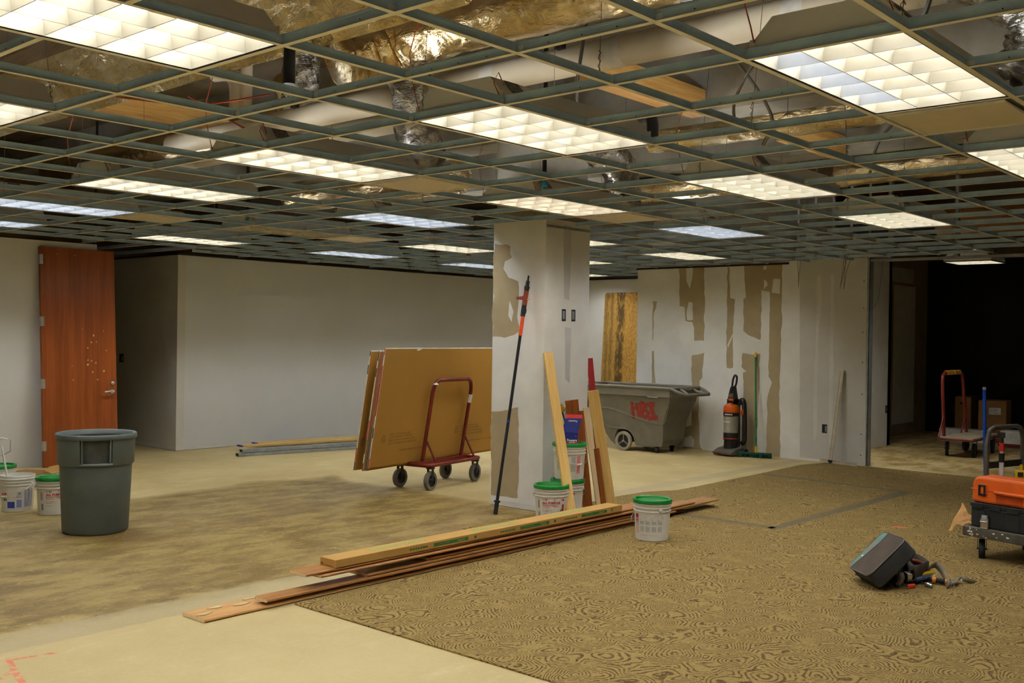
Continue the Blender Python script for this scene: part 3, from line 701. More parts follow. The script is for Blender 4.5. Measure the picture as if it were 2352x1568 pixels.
pp = tag(B().tube([(-8.6, 5.0, 3.33), (1.2, 5.0, 3.33)], .092, 24).obj('jacketed_pipe', 'pvc', smooth=60), 'long white jacketed pipe crossing over the grid', 'pipe')
for x in (-3.6, -2.45, -1.75, -4.6): B().lathe([(.0935, -.06), (.0935, .06)], 24, T=R4(0, radians(90), 0, (x, 5.0, 3.33))).obj('pipe_band', 'band', pp, smooth=60)
for x in (-5.3, -3.95, -6.6): rect(x - .03, x + .03, 4.86, 4.9, 3.38, 3.46).obj('pipe_clamp', 'dark', pp)
tag(B().tube([(-13, 6.9, 3.75), (-6.8, 6.9, 3.75)], .12, 20).obj('jacketed_pipe', 'pvc', smooth=60), 'second white jacketed pipe farther back over the dull foil duct', 'pipe')
pz = at_z(665, 150, 3.05)
tag(B().tube([(pz.x, pz.y, 2.95), (pz.x, pz.y, 4.2)], .032, 14).obj('drain_pipe', 'blackpipe', smooth=60), 'vertical black pipe behind the largest ceiling light', 'pipe')
for k, (px, lab) in enumerate(((540, 'pale bent vent pipe beside the silver elbow'), (565, 'pale straight vent pipe beside the bent one'))):
    q = at_z(px, 232, 3.5); tag(B().tube(ccurve([(q.x, q.y, 3.4), (q.x, q.y, 3.62), (q.x - (.0 if k else .1), q.y, 3.72), (q.x - (.0 if k else .3), q.y, 3.75 if not k else 4.1)], 6), .05, 14).obj('vent_pipe', 'pvc', smooth=60), lab, 'pipe')
q = at_z(1490, 288, 3.2)
tag(B().tube(ccurve([(q.x - .5, q.y, 3.27), (q.x - .05, q.y, 3.27), (q.x + .03, q.y, 3.22), (q.x + .03, q.y, 3.05)], 8), .045, 14).obj('drain_elbow', 'blackpipe', smooth=60), 'black pipe elbow behind the light before the column', 'pipe')
for x0, x1, y0, y1, z0, nm, lab in ((-16, 3, 7.6, 8.0, 3.55, 'concrete_beam', 'grey concrete beam above the column line'), (-16, 3, 10.2, 10.6, 3.6, 'concrete_beam', 'grey concrete beam farther back over the patched wall'), (-16, 3, 6.25, 6.5, 3.85, 'concrete_beam', 'grey concrete beam over the white jacketed pipe')):
    tag(rect(x0, x1, y0, y1, z0, 4.2).obj(nm, 'beamc'), lab, 'beam', kind='structure')
for x, y0, y1, lab in ((-4.6, 5.95, 7.55, 'golden timber joist under the deck in front of the column'), (-4.5, 8.9, 10.15, 'golden timber joist behind the big foil duct'), (-8.5, 3.0, 5.5, 'timber joist over the gold tinted foil box duct')):
    tag(rect(x - .07, x + .07, y0, y1, 3.5, 3.72).obj('timber_joist', 'joist'), lab, 'joist')
for n_, (px, py, h, lab) in enumerate(((1250, 425, .3, 'blue capped sprinkler hanging before the column top'), (568, 508, .16, 'blue capped sprinkler over the grey wall, between the far lights'), (220, 552, .16, 'blue capped sprinkler right above the oak door'))):
    q = at_z(px, py, 2.73); t = thing('sprinkler_head', lab, 'sprinkler', (q.x, q.y, 2.70))
    B().lathe([(0, 0), (.008, 0), (.009, .018), (.022, .02), (.025, .024), (.025, .05), (0, .05)], 16).obj('blue_cap', 'blue', t, smooth=40)
    B().lathe([(.02, .05), (.022, .055), (.018, .06), (.022, .065), (.018, .07), (.022, .075), (.022, .09), (0, .09)], 16).obj('brass_thread', 'brass', t, smooth=40)
    B().tube([(0, 0, .09), (0, 0, 1.5)], .016, 10).obj('drop_pipe', 'blackpipe', t, smooth=60)
# loose conduits and wires
def cable(name, lab, pts, r, m, cat='cable'): return tag(B().tube(ccurve(pts, 8), r, 6).obj(name, m, smooth=60), lab, cat)
q = at_z(1330, 250, 2.9); cable('conduit', 'coiled metal conduit rising from the light before the column', [(q.x, q.y, 2.84), (q.x - .05, q.y + .05, 3.1), (q.x - .1, q.y + .3, 3.9)], .011, 'conduit')
q = at_z(1690, 225, 3.0); cable('conduit', 'arching metal conduit beside the big right light', [(q.x - .05, q.y + .1, 2.85), (q.x, q.y, 3.0), (q.x + .2, q.y, 3.25), (q.x + .5, q.y + .2, 3.4)], .010, 'conduit')
q = at_z(1770, 300, 2.9); cable('conduit', 'slanting metal conduit onto the light right of the column', [(q.x - .1, q.y + .1, 2.84), (q.x, q.y, 3.0), (q.x - .1, q.y - .3, 3.3), (q.x - .3, q.y - .5, 3.5)], .011, 'conduit')
q = at_z(2130, 20, 2.9); cable('conduit', 'metal conduit dropping at the top picture corner', [(q.x - .05, q.y, 2.8), (q.x, q.y + .03, 2.95), (q.x + .05, q.y + .1, 3.3)], .011, 'conduit')
q = at_z(620, 320, 2.9); cable('cable', 'red and green twisted cable lying on the light before the foil elbow', [(q.x - .5, q.y - .3, 3.2), (q.x - .1, q.y, 2.93), (q.x + .2, q.y + .05, 2.88), (q.x + .5, q.y + .1, 2.86)], .006, 'orangewire')
q = at_z(450, 240, 3.0); cable('cable', 'red cable drooping beside the silver elbow', [(q.x - .4, q.y - .3, 3.05), (q.x, q.y, 3.0), (q.x + .4, q.y + .25, 3.05)], .006, 'orangewire')
q = at_z(2060, 370, 2.9); cable('cable', 'grey looped cables above the open grid behind the diffuser panel', [(q.x - .2, q.y, 2.8), (q.x - .1, q.y, 3.1), (q.x + .2, q.y + .1, 3.3), (q.x + .8, q.y + .3, 3.32)], .012, 'conduit')
# wires dangling in front of the patched wall
for k, (lab, pts) in enumerate((('bent wire hairpin dangling before the patched wall', [(1832, 596), (1834, 640), (1833.5, 662), (1835, 640), (1838, 600)]), ('longer looped wires dangling near the open end of the patched wall', [(1946, 588), (1929, 664), (1933, 640), (1938, 600), (1944, 560), (1938, 664), (1945, 620), (1955, 592)]), ('thin wire with a bent tip hanging past the open wall end', [(2033, 560), (2026, 620), (2017, 690), (2008, 706)]))):
    tag(B().tube([tuple(at_y(px, py, 12.6 if k < 2 else 12.7)) for px, py in pts], .003, 5).obj('hanging_wire', 'wire'), lab, 'wire')
# framing over the wide opening
hd = thing('opening_header', 'metal stud header across the top of the wide opening to the dark room', 'header', (-5.36, 13.16, 2.69))
b = B(); b.box(0, 8, -.05, .05, 0, .003); b.box(0, 8, -.05, -.047, -.03, .003); b.box(0, 8, .047, .05, -.03, .003); b.obj('track', 'galvd', hd)
for x in (.22, 1.05, 1.95, 2.9):
    b = B(); b.box(x, x + .04, -.045, -.042, .003, 1.5); b.box(x, x + .003, -.045, .045, .003, 1.5); b.box(x, x + .04, .042, .045, .003, 1.5); b.obj('stud', 'galvd', hd)
wf = thing('wall_stud_row', 'bare metal stud ends standing above the patched wall', 'framing', (-6.5, 13.16, 2.70))
for k in range(5):
    x = .1 + k * .25; b = B(); b.box(x, x + .035, -.04, -.037, 0, 1.45); b.box(x, x + .003, -.04, .04, 0, 1.45); b.obj('stud', 'galvd', wf)
# ------------------------------------------------------------------ oak door leaf leaning on the white wall
al = atan2(.175, 2.6)
dr = thing('door_leaf', 'tall orange oak door leaf leaning on the white wall end', 'door', M4=Matrix.Translation((-12.015, 5.39, 0.005)) @ Matrix.Rotation(-al, 4, 'Y'))
rect(-.045, 0, 0, .915, 0, 2.6).obj('slab', 'door', dr, bevel=.002)
for z in (.25, .98, 1.715, 2.45):
    b = B(); b.box(0, .003, -.0, .032, z - .057, z + .057); b.box(-.04, .002, -.004, .0, z - .057, z + .057)
    for k in range(3): b.tube([(.006, -.006, z - .055 + k * .038), (.006, -.006, z - .022 + k * .038)], .007, 8)
    h = b.obj('hinge', 'steel', dr)
lv = B(); lv.lathe([(0, .012), (.03, .012), (.032, 0)], 20, T=R4(0, radians(90), 0, (0, .85, .865))); lv.tube([(.01, .85, .865), (.05, .85, .865)], .011, 10); lv.tube(ccurve([(.05, .855, .865), (.056, .82, .866), (.055, .76, .862), (.05, .735, .858)], 5), [.012] * 16, 10)
lv.obj('lever_handle', 'steel', dr, smooth=50)
B().lathe([(0, .02), (.018, .02), (.026, .012), (.028, 0)], 20, T=R4(0, radians(90), 0, (0, .86, .965))).obj('deadbolt', 'steel', dr, smooth=50)
for y in (.2, .42): B().lathe([(0, .0004), (.005, .0004)], 8, T=R4(0, radians(90), 0, (0, y, 2.52))).obj('screw_hole', 'whitep', dr)
for k in range(16):
    y, z = random.uniform(.35, .8), random.uniform(1.0, 1.75); a = random.uniform(.006, .018)
    pts = [(.0006, y + a * cos(t) * random.uniform(.4, 1), z + 1.3 * a * sin(t) * random.uniform(.4, 1)) for t in [q * pi / 4 for q in range(8)]]
    B().add(pts, [tuple(range(8))]).obj('scuff', 'scuffm', dr)

# ------------------------------------------------------------------ bin
cn = Vector((-8.02, 4.02, 0)); face = atan2(-4.02, 8.02)
bn = thing('trash_bin', 'big round dark grey plastic bin standing on the concrete floor', 'bin', cn, 0)
b = B(); b.lathe([(0, .0), (.235, .0), (.252, .02), (.276, .565), (.262, .565), (.24, .03), (0, .03)], 56); b.obj('body', ['bin'], bn, smooth=40)
hw_ = radians(24)
b = B()
b.lathe([(.270, .765), (.296, .765), (.291, .555), (.285, .548), (.274, .548)], 64, face + hw_, face + 2 * pi - hw_)
for s in (-1, 1):
    t = face + s * hw_; b.add([(r * cos(t), r * sin(t), z) for r, z in ((.270, .548), (.291, .548), (.297, .765), (.270, .765))], [(0, 1, 2, 3)])
b.lathe([(.274, .765), (.262, .765), (.256, .55), (.270, .55)], 20, face - hw_, face + hw_)
b.obj('collar', 'bin', bn, smooth=40)
for s in (-1, 1):
    t = face + s * hw_ * .86; b = B(); b.tube([(.292 * cos(t), .292 * sin(t), .56), (.298 * cos(t), .298 * sin(t), .768)], .007, 8); b.obj('handle_rib', 'bin', bn, smooth=40)
b = B(); b.tube([(.288 * cos(face + s * hw_ / 8), .288 * sin(face + s * hw_ / 8), .562) for s in range(-8, 9)], .013, 10); b.obj('handle', 'bin', bn, smooth=40)
b = B(); b.lathe([(.262, .752), (.268, .752), (.306, .756), (.31, .762), (.31, .79), (.304, .797), (.292, .797), (.286, .79), (.27, .76)], 64); b.obj('rim', 'bin', bn, smooth=50)
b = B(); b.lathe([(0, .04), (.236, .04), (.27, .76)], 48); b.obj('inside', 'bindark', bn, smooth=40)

# ------------------------------------------------------------------ pails
def bar(b, R, a0, a1, z0, z1, m=0, n=None):
    n = n or max(1, int(abs(a1 - a0) / .12)); b.lathe([(R, z0), (R, z1)], n, -pi / 2 + a0, -pi / 2 + a1, m)
def pail(label, loc, rz, style, lid=True, group='white plastic pails', s=1.0):
    t = thing('pail', label, 'bucket', loc, rz, group)
    r0, r1, H = .131, .149, .365
    def R(z): return r0 + (r1 - r0) * z / H
    b = B(); b.lathe([(0, .012), (r0 - .008, .012), (r0 - .006, 0), (r0, .003)] + [(R(.26), .26), (R(.26) + .008, .262), (R(.266) + .008, .268), (R(.27), .27), (R(.292), .292), (R(.292) + .008, .294), (R(.3) + .008, .3), (R(.3), .302), (R(.322), .322), (R(.322) + .009, .324), (R(.33) + .009, .331), (R(.33), .333), (R(.36), .36), (r1 - .004, .362), (R(.3) - .006, .3), (r0 - .005, .02), (0, .02)], 48)
    b.obj('body', 'bucket', t, smooth=35)
    if lid:
        b = B(); b.lathe([(0, .352), (r1 - .02, .352), (r1 - .014, .368), (r1 - .006, .373), (r1 + .006, .371), (r1 + .0095, .364), (r1 + .009, .34), (r1 + .005, .339)], 48); b.obj('lid', 'lid', t, smooth=35)
    # bail wire with ears
    ba = {'back': -.95, 'stack': .45, 'open': -.75}.get(style, 0.); BT = Matrix.Rotation(ba, 4, 'Z'); sag = -1 if style in ('front', 'plain') else 1
    for sx in (-1, 1): B().lathe([(0, .012), (.014, .012), (.018, 0)], 12, T=BT @ R4(0, sx * radians(90), 0, (sx * (R(.285) + .001), 0, .283))).obj('ear', 'bucket', t, smooth=40)
    pts = [BT @ Vector(((r1 + .012) * cos(a), -sag * .172 * sin(a), .283 - .12 * sin(a))) for a in [pi * k / 20 for k in range(21)]]
    B().tube(pts, .0022, 6).obj('bail', 'steel', t, smooth=60)
    if style in ('stack', 'open'): B().tube([pts[9], pts[10], pts[11]], .008, 8).obj('grip', 'whitep', t, smooth=40)
    t.scale = (1, 1, .88)
    R_ = (R(.13) + .0022); T0 = Matrix()
    def lab(m, items):
        b = B()
        for a0, a1, z0, z1 in items: b.lathe([(R(z0) + .0012, z0), (R(z1) + .0012, z1)], max(2, int(abs(a1 - a0) / .1)), -pi / 2 + a0 / .14, -pi / 2 + a1 / .14)
        b.obj('label_print', m, t)
    def tx(s_, size, m, x, z, bold=0., sx=1.0):
        o = text(s_, size, m, t, Matrix.Rotation(x / .14, 4, 'Z') @ Matrix.Translation((0, 0, z)), 'lettering', R(z) + .0022, bold, 'CENTER', sx); return o
    if style == 'front':
        lab('red', [(-.045, .085, .232, .243), (.093, .115, .222, .243), (.093, .115, .06, .19)])
        tx('SHEETROCK', .0105, 'whitep', .01, .2375, .02); tx('USG', .014, 'blackp', -.075, .2375, .01)
        lab('red', [(-.058, -.05, .236, .246)]); lab('blackp', [(-.054, -.047, .228, .236)])
        tx('ALL PURPOSE', .031, 'red', -.005, .205, .035, .86); tx('ADVANCED FORMULA', .0135, 'red', -.022, .182, .03, .95)
        lab('pinkp', [(-.085, -.035, .167, .171), (-.085, -.02, .158, .162), (.012, .06, .166, .172)])
        lab('greyp', [(-.085, -.02, .138, .1405), (-.085, .0, .131, .1335), (-.085, -.01, .124, .1265), (-.085, -.04, .117, .1195), (-.085, -.03, .095, .098), (-.14, -.118, .15, .23)])
        lab('greyp', [(-.135, -.112, .05, .115)])
        b = B()
        for k in range(26):
            x = .045 + .048 * random.random(); z = .055 + (x - .04) * 1.7 * random.random() + .01; L = random.uniform(.012, .026); a = random.uniform(.5, 2.4)
            q = [(x, z), (x + L * .5 * cos(a) + .006, z + L * .5 * sin(a)), (x + L * cos(a), z + L * sin(a)), (x + L * .5 * cos(a) - .006, z + L * .5 * sin(a))]
            b.add([((R(zz) + .0016) * cos(-pi / 2 + xx / .14), (R(zz) + .0016) * sin(-pi / 2 + xx / .14), zz) for xx, zz in q], [(0, 1, 2, 3)])
        b.obj('leaf_print', 'greenp', t)
    elif style == 'back':
        lab('greenl', [(-.09, .105, .222, .226), (-.09, .105, .205, .219)])
        for k in range(4):
            x = -.09 + k * .05; tx(str(k + 1), .016, 'greenp', x + .006, .19, .02)
            lab('greyl', [(x + .004, x + .041, .15, .18), (x + .004, x + .041, .085, .13)])
            lab('greyp', [(x + .004, x + .041 - .012 * random.random(), z, z + .002) for z in [.085 + .0075 * q for q in range(13)] if not .13 < z < .15])
        lab('blackp', [(-.09, -.02, .052, .0535), (-.01, .06, .052, .0535)])
        lab('red', [(-.142, -.104, .205, .24), (-.142, -.104, .07, .073), (-.142, -.14, .07, .205), (-.106, -.104, .07, .205)])
        bb = B(); bb.lathe([(.014, 0), (.018, 0)], 20, T=Matrix.Rotation(-.122 / .14, 4, 'Z') @ Matrix.Translation((0, -R(.18) - .0018, .182)) @ Matrix.Rotation(radians(90), 4, 'X')); bb.obj('warning_print', 'red', t)
        lab('red', [(-.13, -.115, .174, .192)]); lab('pinkp', [(-.136, -.11, z, z + .004) for z in (.085, .097, .109, .125, .137, .149)])
    elif style == 'stack':
        lab('pinkp', [(.055, .092, .07, .245)]); lab('greyp', [(-.0, .045, z, z + .003) for z in [.09 + .009 * q for q in range(17)]])
        lab('greenl', [(-.14, -.09, .225, .245)]); lab('greyl', [(-.14, -.1, .1, .2)])
    elif style == 'open':
        lab('bluep', [(-.1, -.035, .04, .105)]); lab('bluet', [(.045, .128, z, z + .0055) for z in [.05 + .0085 * q for q in range(21)]])
        lab('bluet', [(-.02, .025, .045, .125)]); lab('greyl', [(-.02, .025, .14, .205)]); lab('blackp', [(-.002, .008, .18, .2)])
        tx('60', .062, 'red', -.135, .17, .03); tx('lbs', .03, 'bluep', -.12, .125, .02)
    return t
fr = lambda x, y: atan2(y, x) + pi / 2       # turns a pail's print to the viewer... base angle
def toward(x, y): return atan2(-y, -x) + pi / 2
p1 = (-4.62, 6.98); pail('white pail with green lid standing alone on the carpet', (p1[0], p1[1], .009), toward(*p1) - .12, 'back')
p2 = (-5.675, 6.985); pail('white all purpose pail with green lid before the pail stack', (p2[0], p2[1], .009), toward(*p2) + .05, 'front')
p3 = (-5.80, 7.37); pail('lower pail of the two pail stack beside the column', (p3[0], p3[1], .009), toward(*p3) - .35, 'front')
pail('upper pail of the two pail stack, carrying an open blue box', (p3[0] + .012, p3[1] + .004, .009 + .3745 * .88), toward(*p3) + .12, 'stack')
p4 = (-9.42, 3.99); pail('open white pail with blue print and mixing paddle in it', (p4[0], p4[1], 0), toward(*p4) + .1, 'open', False)
p5 = (-9.04, 4.15); pail('green lidded pail half hidden behind the grey bin', (p5[0], p5[1], 0), toward(*p5) + .12, 'front')
p6 = (-10.15, 4.12); pail('green lidded pail behind the open pail at the picture edge', (p6[0], p6[1], 0), toward(*p6), 'back')
# mixing paddle in the open pail
pd = thing('mixing_paddle', 'white rod mixing paddle with wire loop end standing in the open pail', 'mixing paddle', (-9.36, 3.93, .03))
B().tube([(0, 0, 0), (-.09, -.07, .55)], .009, 8).obj('rod', 'whitep', pd, smooth=60)
b = B(); b.tube([(-.075, -.06, .47), (-.07, .0, .5), (-.085, .005, .6), (-.1, -.06, .62), (-.11, -.11, .58), (-.1, -.1, .46)], .005, 6, closed=True); b.obj('wire_loop', 'steel', pd, smooth=60)
# torn cardboard along the white wall
for k, (pts, lab, h) in enumerate((([(20, 1083), (60, 1078), (104, 1077), (112, 1085), (98, 1092), (40, 1096), (8, 1094)], 'flat brown cardboard scrap along the white wall foot', .012), ([(102, 1088), (112, 1078), (132, 1074), (140, 1072), (142, 1082), (142, 1092), (120, 1094)], 'torn folded cardboard scrap beside the oak door foot', .05))):
    q = [at_z(px, py, .01) for px, py in pts]; n = len(q)
    vs = [(p.x, p.y, h + .02 * noise.noise(p * 5)) for p in q] + [(p.x, p.y, .003) for p in q]
    tag(B().add(vs, [tuple(range(n)), tuple(range(2 * n - 1, n - 1, -1))] + [(i, (i + 1) % n, n + (i + 1) % n, n + i) for i in range(n)]).obj('cardboard_scrap', 'cardd' if k == 0 else 'card'), lab, 'cardboard', 'cardboard scraps by the white wall')

# ------------------------------------------------------------------ metal studs and boards by the grey wall
def channel(name, p0, p1, w, h, m, label, cat, group=None, t=.0035, flat=True):
    mt, L = frame(p0, p1, (1, 0, 0)); b = B(); y = -1
    b.box(0, w, 0, t, 0, L); b.box(0, t, 0, h, 0, L); b.box(w - t, w, 0, h, 0, L); b.box(0, .008, h - t, h, 0, L); b.box(w - .008, w, h - t, h, 0, L)
    o = b.obj(name, m); o.matrix_world = mt; return tag(o, label, cat, group)
def board(name, p0, p1, w, t, m, label, cat, side=(1, 0, 0), group=None, ends=None, bevel=.0015):
    mt, L = frame(p0, p1, side); b = B().box(-w / 2, w / 2, -t / 2, t / 2, 0, L)
    o = b.obj(name, m, bevel=bevel); o.matrix_world = mt; tag(o, label, cat, group)
    if ends:
        e = B().box(-w / 2 - .0005, w / 2 + .0005, -t / 2 - .0005, t / 2 + .0005, -.001, .03).obj('painted_end', ends, o)
    return o
g = 'stock lying along the grey wall'
a0 = at_z(546, 1048, .0); dd = Vector((.17, .985, 0))
channel('metal_stud', (a0.x - .05, a0.y, .044), tuple(a0 + Vector((-.05, 0, .044)) + dd * 3), .092, .041, 'galvd', 'lowest metal stud on the floor by the grey wall', 'metal stud', g)
channel('metal_stud', (a0.x - .05, a0.y + .06, .088), tuple(a0 + Vector((-.05, .06, .088)) + dd * 3), .092, .041, 'galvd', 'metal stud stacked on the lowest stud by the grey wall', 'metal stud', g)
a1 = at_z(583, 1036, .02)
channel('metal_stud', (a1.x - .12, a1.y, .042), tuple(a1 + Vector((-.12, 0, .042)) + dd * 3), .092, .041, 'galvd', 'metal stud behind the stacked pair by the grey wall', 'metal stud', g)
a2 = at_z(549, 1024, .06); board('wood_board', (a2.x, a2.y, .062), tuple(Vector((a2.x, a2.y, .062)) + dd * 2.8), .14, .02, 'pine', 'pine board with blue end lying nearest over the studs', 'board', (1, 0, 0), g, 'bluep')
a3 = at_z(583, 1018, .06); board('wood_board', (a3.x, a3.y, .063), tuple(Vector((a3.x, a3.y, .063)) + dd * 2.8), .14, .02, 'pine', 'second pine board with blue end nearer the grey wall', 'board', (1, 0, 0), g, 'bluep')
a4 = at_z(616, 1011, .05); channel('metal_stud', (a4.x, a4.y, .044), tuple(a4 + Vector((0, 0, -.006)) + dd * 2.8), .092, .041, 'galvd', 'metal stud lying closest to the grey wall foot', 'metal stud', g)

# ------------------------------------------------------------------ board carts
def wheel(b, c, r, w, ax, m=0, mh=1, n=24):
    T = Matrix.Translation(c) @ (Matrix.Rotation(radians(90), 4, 'Y') if ax == 'x' else Matrix.Rotation(radians(90), 4, 'X'))
    b.lathe([(r * .62, -w / 2), (r * .93, -w / 2), (r, -w / 3), (r, w / 3), (r * .93, w / 2), (r * .62, w / 2)], n, T=T, m=m)
    b.lathe([(0, -w * .4), (r * .2, -w * .5), (r * .25, -w * .25), (r * .62, -w * .3), (r * .62, w * .3), (r * .25, w * .25), (r * .2, w * .5), (0, w * .4)], n, T=T, m=mh)
def caster(parent, x, y, r, top, m='rubber', rz=0.):
    b = B(); wheel(b, (0, 0, r), r, .045, 'x', 0, 1); b.v = [tuple(Matrix.Rotation(rz, 4, 'Z') @ Vector(v) + Vector((x, y, 0))) for v in b.v]
    o = b.obj('wheel', [m, 'darksteel'], parent, smooth=40)
    f = B()
    for s in (-1, 1): f.box(s * .03 - .002, s * .03 + .002, -.018, .018, r, top - .01)
    f.box(-.033, .033, -.035, .035, top - .012, top); f.tube([(-.036, 0, r), (.036, 0, r)], .007, 8)
    f.v = [tuple(Matrix.Rotation(rz, 4, 'Z') @ Vector(v) + Vector((x, y, 0))) for v in f.v]
    f.obj('fork', 'darksteel', o)
    return o
yaw1 = radians(9.8)
cart = thing('drywall_cart', 'oxide red drywall cart carrying leaning gypsum boards', 'cart', (-8.0, 7.885, 0), yaw1)
for x in (-.2, .2):
    for y in (-.42, .42): caster(cart, x, y, .1, .235, 'rubber', random.uniform(-.12, .12))
b = B(); cr = .06
rail = []
for sx, sy, a0_ in ((1, 1, 0), (-1, 1, 90), (-1, -1, 180), (1, -1, 270)):
    for k in range(5): a = radians(a0_ + 22.5 * k); rail.append((sx * (.235 - cr) + cr * cos(a), sy * (.475 - cr) + cr * sin(a), .262))
b.tube(rail, .02, 10, closed=True); b.obj('rail', 'redmetal', cart, smooth=60)
b = B(); b.box(-.16, -.13, -.45, .45, .242, .262); b.box(.02, .07, -.45, .45, .24, .285)
for y in (-.42, .42): b.box(-.22, .22, y - .05, y + .05, .236, .25)
b.obj('deck_frame', 'redmetal', cart, bevel=.003)
ln = .17
hp = [(.045, -.36, .27), (.045 + ln * .75, -.36, 1.02), (.045 + ln * .84, -.33, 1.11), (.045 + ln * .87, -.27, 1.145), (.045 + ln * .87, .27, 1.145), (.045 + ln * .84, .33, 1.11), (.045 + ln * .75, .36, 1.02), (.045, .36, .27)]
B().tube(hp[:1] + ccurve(hp[1:4], 4) + ccurve(hp[4:7], 4) + hp[7:], .021, 12).obj('hoop', 'redmetal', cart, smooth=60)
for y in (-.36, .36): B().tube([(.06 + ln * .22, y + .01, .5), (.205, y + .03, .28)], .012, 8).obj('gusset_bar', 'redmetal', cart, smooth=60)
B().tube([(.045 + ln * .62, .36, .88), (.045 + ln * .72, .36, .97)], .0222, 12).obj('white_tape', 'whitep', cart, smooth=60)
B().lathe([(0, .022), (.02, .018), (.03, 0)], 10, T=Matrix.Translation((.045 + ln * .84 + .005, -.335, 1.1))).obj('plaster_blob', 'gyp', cart, smooth=60)
tilt = atan2(.2, 1.22)
SH = [(-.008, 0, 'nearest gypsum board on the cart, full brown back face showing', 0), (-.05, .012, 'gypsum board second from the nearest on the cart', 1), (-.068, -.02, 'gypsum board third from the nearest on the cart', 2), (-.088, .006, 'gypsum board fourth from the nearest, with a red end stripe', 1), (-.168, -.03, 'rear gypsum board on the cart, standing apart from the others', 0)]
for k, (off, dyy, lab, st) in enumerate(SH):
    mt = cart.matrix_world.copy() if False else Matrix.Translation((-8.0, 7.885, 0)) @ Matrix.Rotation(yaw1, 4, 'Z')
    mt = mt @ Matrix.Translation((off, -1.175 + dyy, .287 if off > -.03 else .258)) @ Matrix.Rotation(tilt, 4, 'Y')
    sh = thing('gypsum_board', lab, 'board', M4=mt, group='gypsum boards on the red cart')
    t_ = .0155
    b = B(); b.box(-t_, -.0008, 0, 2.44, 0, 1.215); b.obj('core', 'gyp', sh)
    b = B(); b.box(-.0008, 0, .003, 2.437, .0, 1.207); b.obj('back_paper', 'backer', sh)
    b = B()
    zz = 0
    while zz < 1.2:
        h = random.uniform(.05, .2); mm = random.choice([0, 1, 1, 2, 1, 2]) if st else random.choice([1, 1, 1, 0, 2, 1])
        if st == 1 and .45 < zz < 1.1: mm = 0
        b.box(-t_ + .003, -.003, -.0012, 0, zz + .002, min(zz + h, 1.213), mm); zz += h
    b.obj('end_tape', ['redtape', 'whitetape', 'blackp'], sh)
    if k in (0, 4):
        for y0 in ((.17, 1.45) if k == 0 else (.06,)):
            T = Matrix.Translation((.0006, y0, .28)) @ Matrix.Rotation(radians(90), 4, 'Z') @ UPRIGHT
            bb = B(); bb.lathe([(.026, 0), (.031, 0)], 20, T=T); bb.lathe([(.04, 0), (.044, 0)], 20, a0=radians(30), a1=radians(150), T=T @ Matrix.Diagonal((.8, 1.15, 1, 1))); bb.obj('stamp_ring', 'brownp', sh); text('UL', .036, 'brownp', sh, T)
            if k == 0:
                for q, (s_, dz) in enumerate((('R3660   AN ISSUE NO 22655', .045), ('GYPSUM BOARD 5/8 TYPE FPX', .015), ('FIRE RESISTANCE CLASSIFICATION', -.018), ('SEE UL FIRE RESISTANCE DIRECTORY', -.05), ('ORIENTED WEIGHT BY 51/107 THE RULE', -.135))):
                    text(s_, .028, 'brownp', sh, Matrix.Translation((.0006, y0 + (.09 if q < 4 else .28), .28 + dz)) @ Matrix.Rotation(radians(90), 4, 'Z') @ UPRIGHT, 'lettering', 0, 0, 'LEFT')
    if k == 0: B().add([(.001, .5, 1.195), (.004, .54, 1.19), (.002, .6, 1.205), (.001, .56, 1.216)], [(0, 1, 2, 3)]).obj('torn_paper', 'gyp', sh)

# ------------------------------------------------------------------ powder tool on its pole, leaning on the column front
q0 = Vector((-6.285, 6.93, 0)); q1 = Vector((-6.215, 7.27, 2.215)); mt, L = frame(q0, q1, (-1, 0, 0))
pt = thing('pole_tool', 'black extension pole with orange sleeve and brown red fastening tool, leaning on the column', 'fastening tool', M4=mt)
def seg(nm, z0, z1, r, m, **k): return B().tube([(0, 0, z0), (0, 0, z1)], r, 14).obj(nm, m, pt, smooth=60)
seg('foot', 0, .12, .02, 'blackrub'); seg('foot_collar', .11, .125, .03, 'blackrub'); seg('pole', .12, 1.68, .0145, 'poleb'); seg('blue_mark', .84, .865, .0152, 'bluep'); seg('sleeve', 1.65, 1.83, .0175, 'orange')
b = B(); b.tube([(0, 0, 1.83), (0, 0, 1.86), (0, 0, 1.862), (0, 0, 1.9), (0, 0, 1.902), (0, 0, 1.935)], [.02, .02, .026, .026, .021, .021], 14); b.box(.016, .026, -.008, .008, 1.83, 2.02); b.obj('lower_collar', 'blackrub', pt, smooth=40)
B().tube([(0, 0, 1.935), (0, 0, 2.07)], .0225, 16).obj('tool_body', 'tool', pt, smooth=60)
b = B(); b.prism([(.018, 1.985), (.1, 1.99), (.108, 2.0), (.106, 2.015), (.09, 2.012), (.08, 2.018), (.068, 2.012), (.055, 2.019), (.04, 2.016), (.02, 2.03)], 'y', -.012, .012); b.obj('grip', 'tool', pt, bevel=.004)
b = B(); b.prism([(-.02, 1.99), (-.058, 1.991), (-.058, 1.995), (-.02, 1.998)], 'y', -.005, .005); b.obj('load_strip', 'yellow', pt)
b = B(); b.tube([(0, 0, 2.07), (0, 0, 2.09), (0, 0, 2.092), (0, 0, 2.115), (0, 0, 2.117), (0, 0, 2.165), (0, 0, 2.17), (0, 0, 2.215)], [.023, .023, .026, .026, .018, .017, .0085, .0085], 14); b.obj('muzzle', 'darksteel', pt, smooth=40)

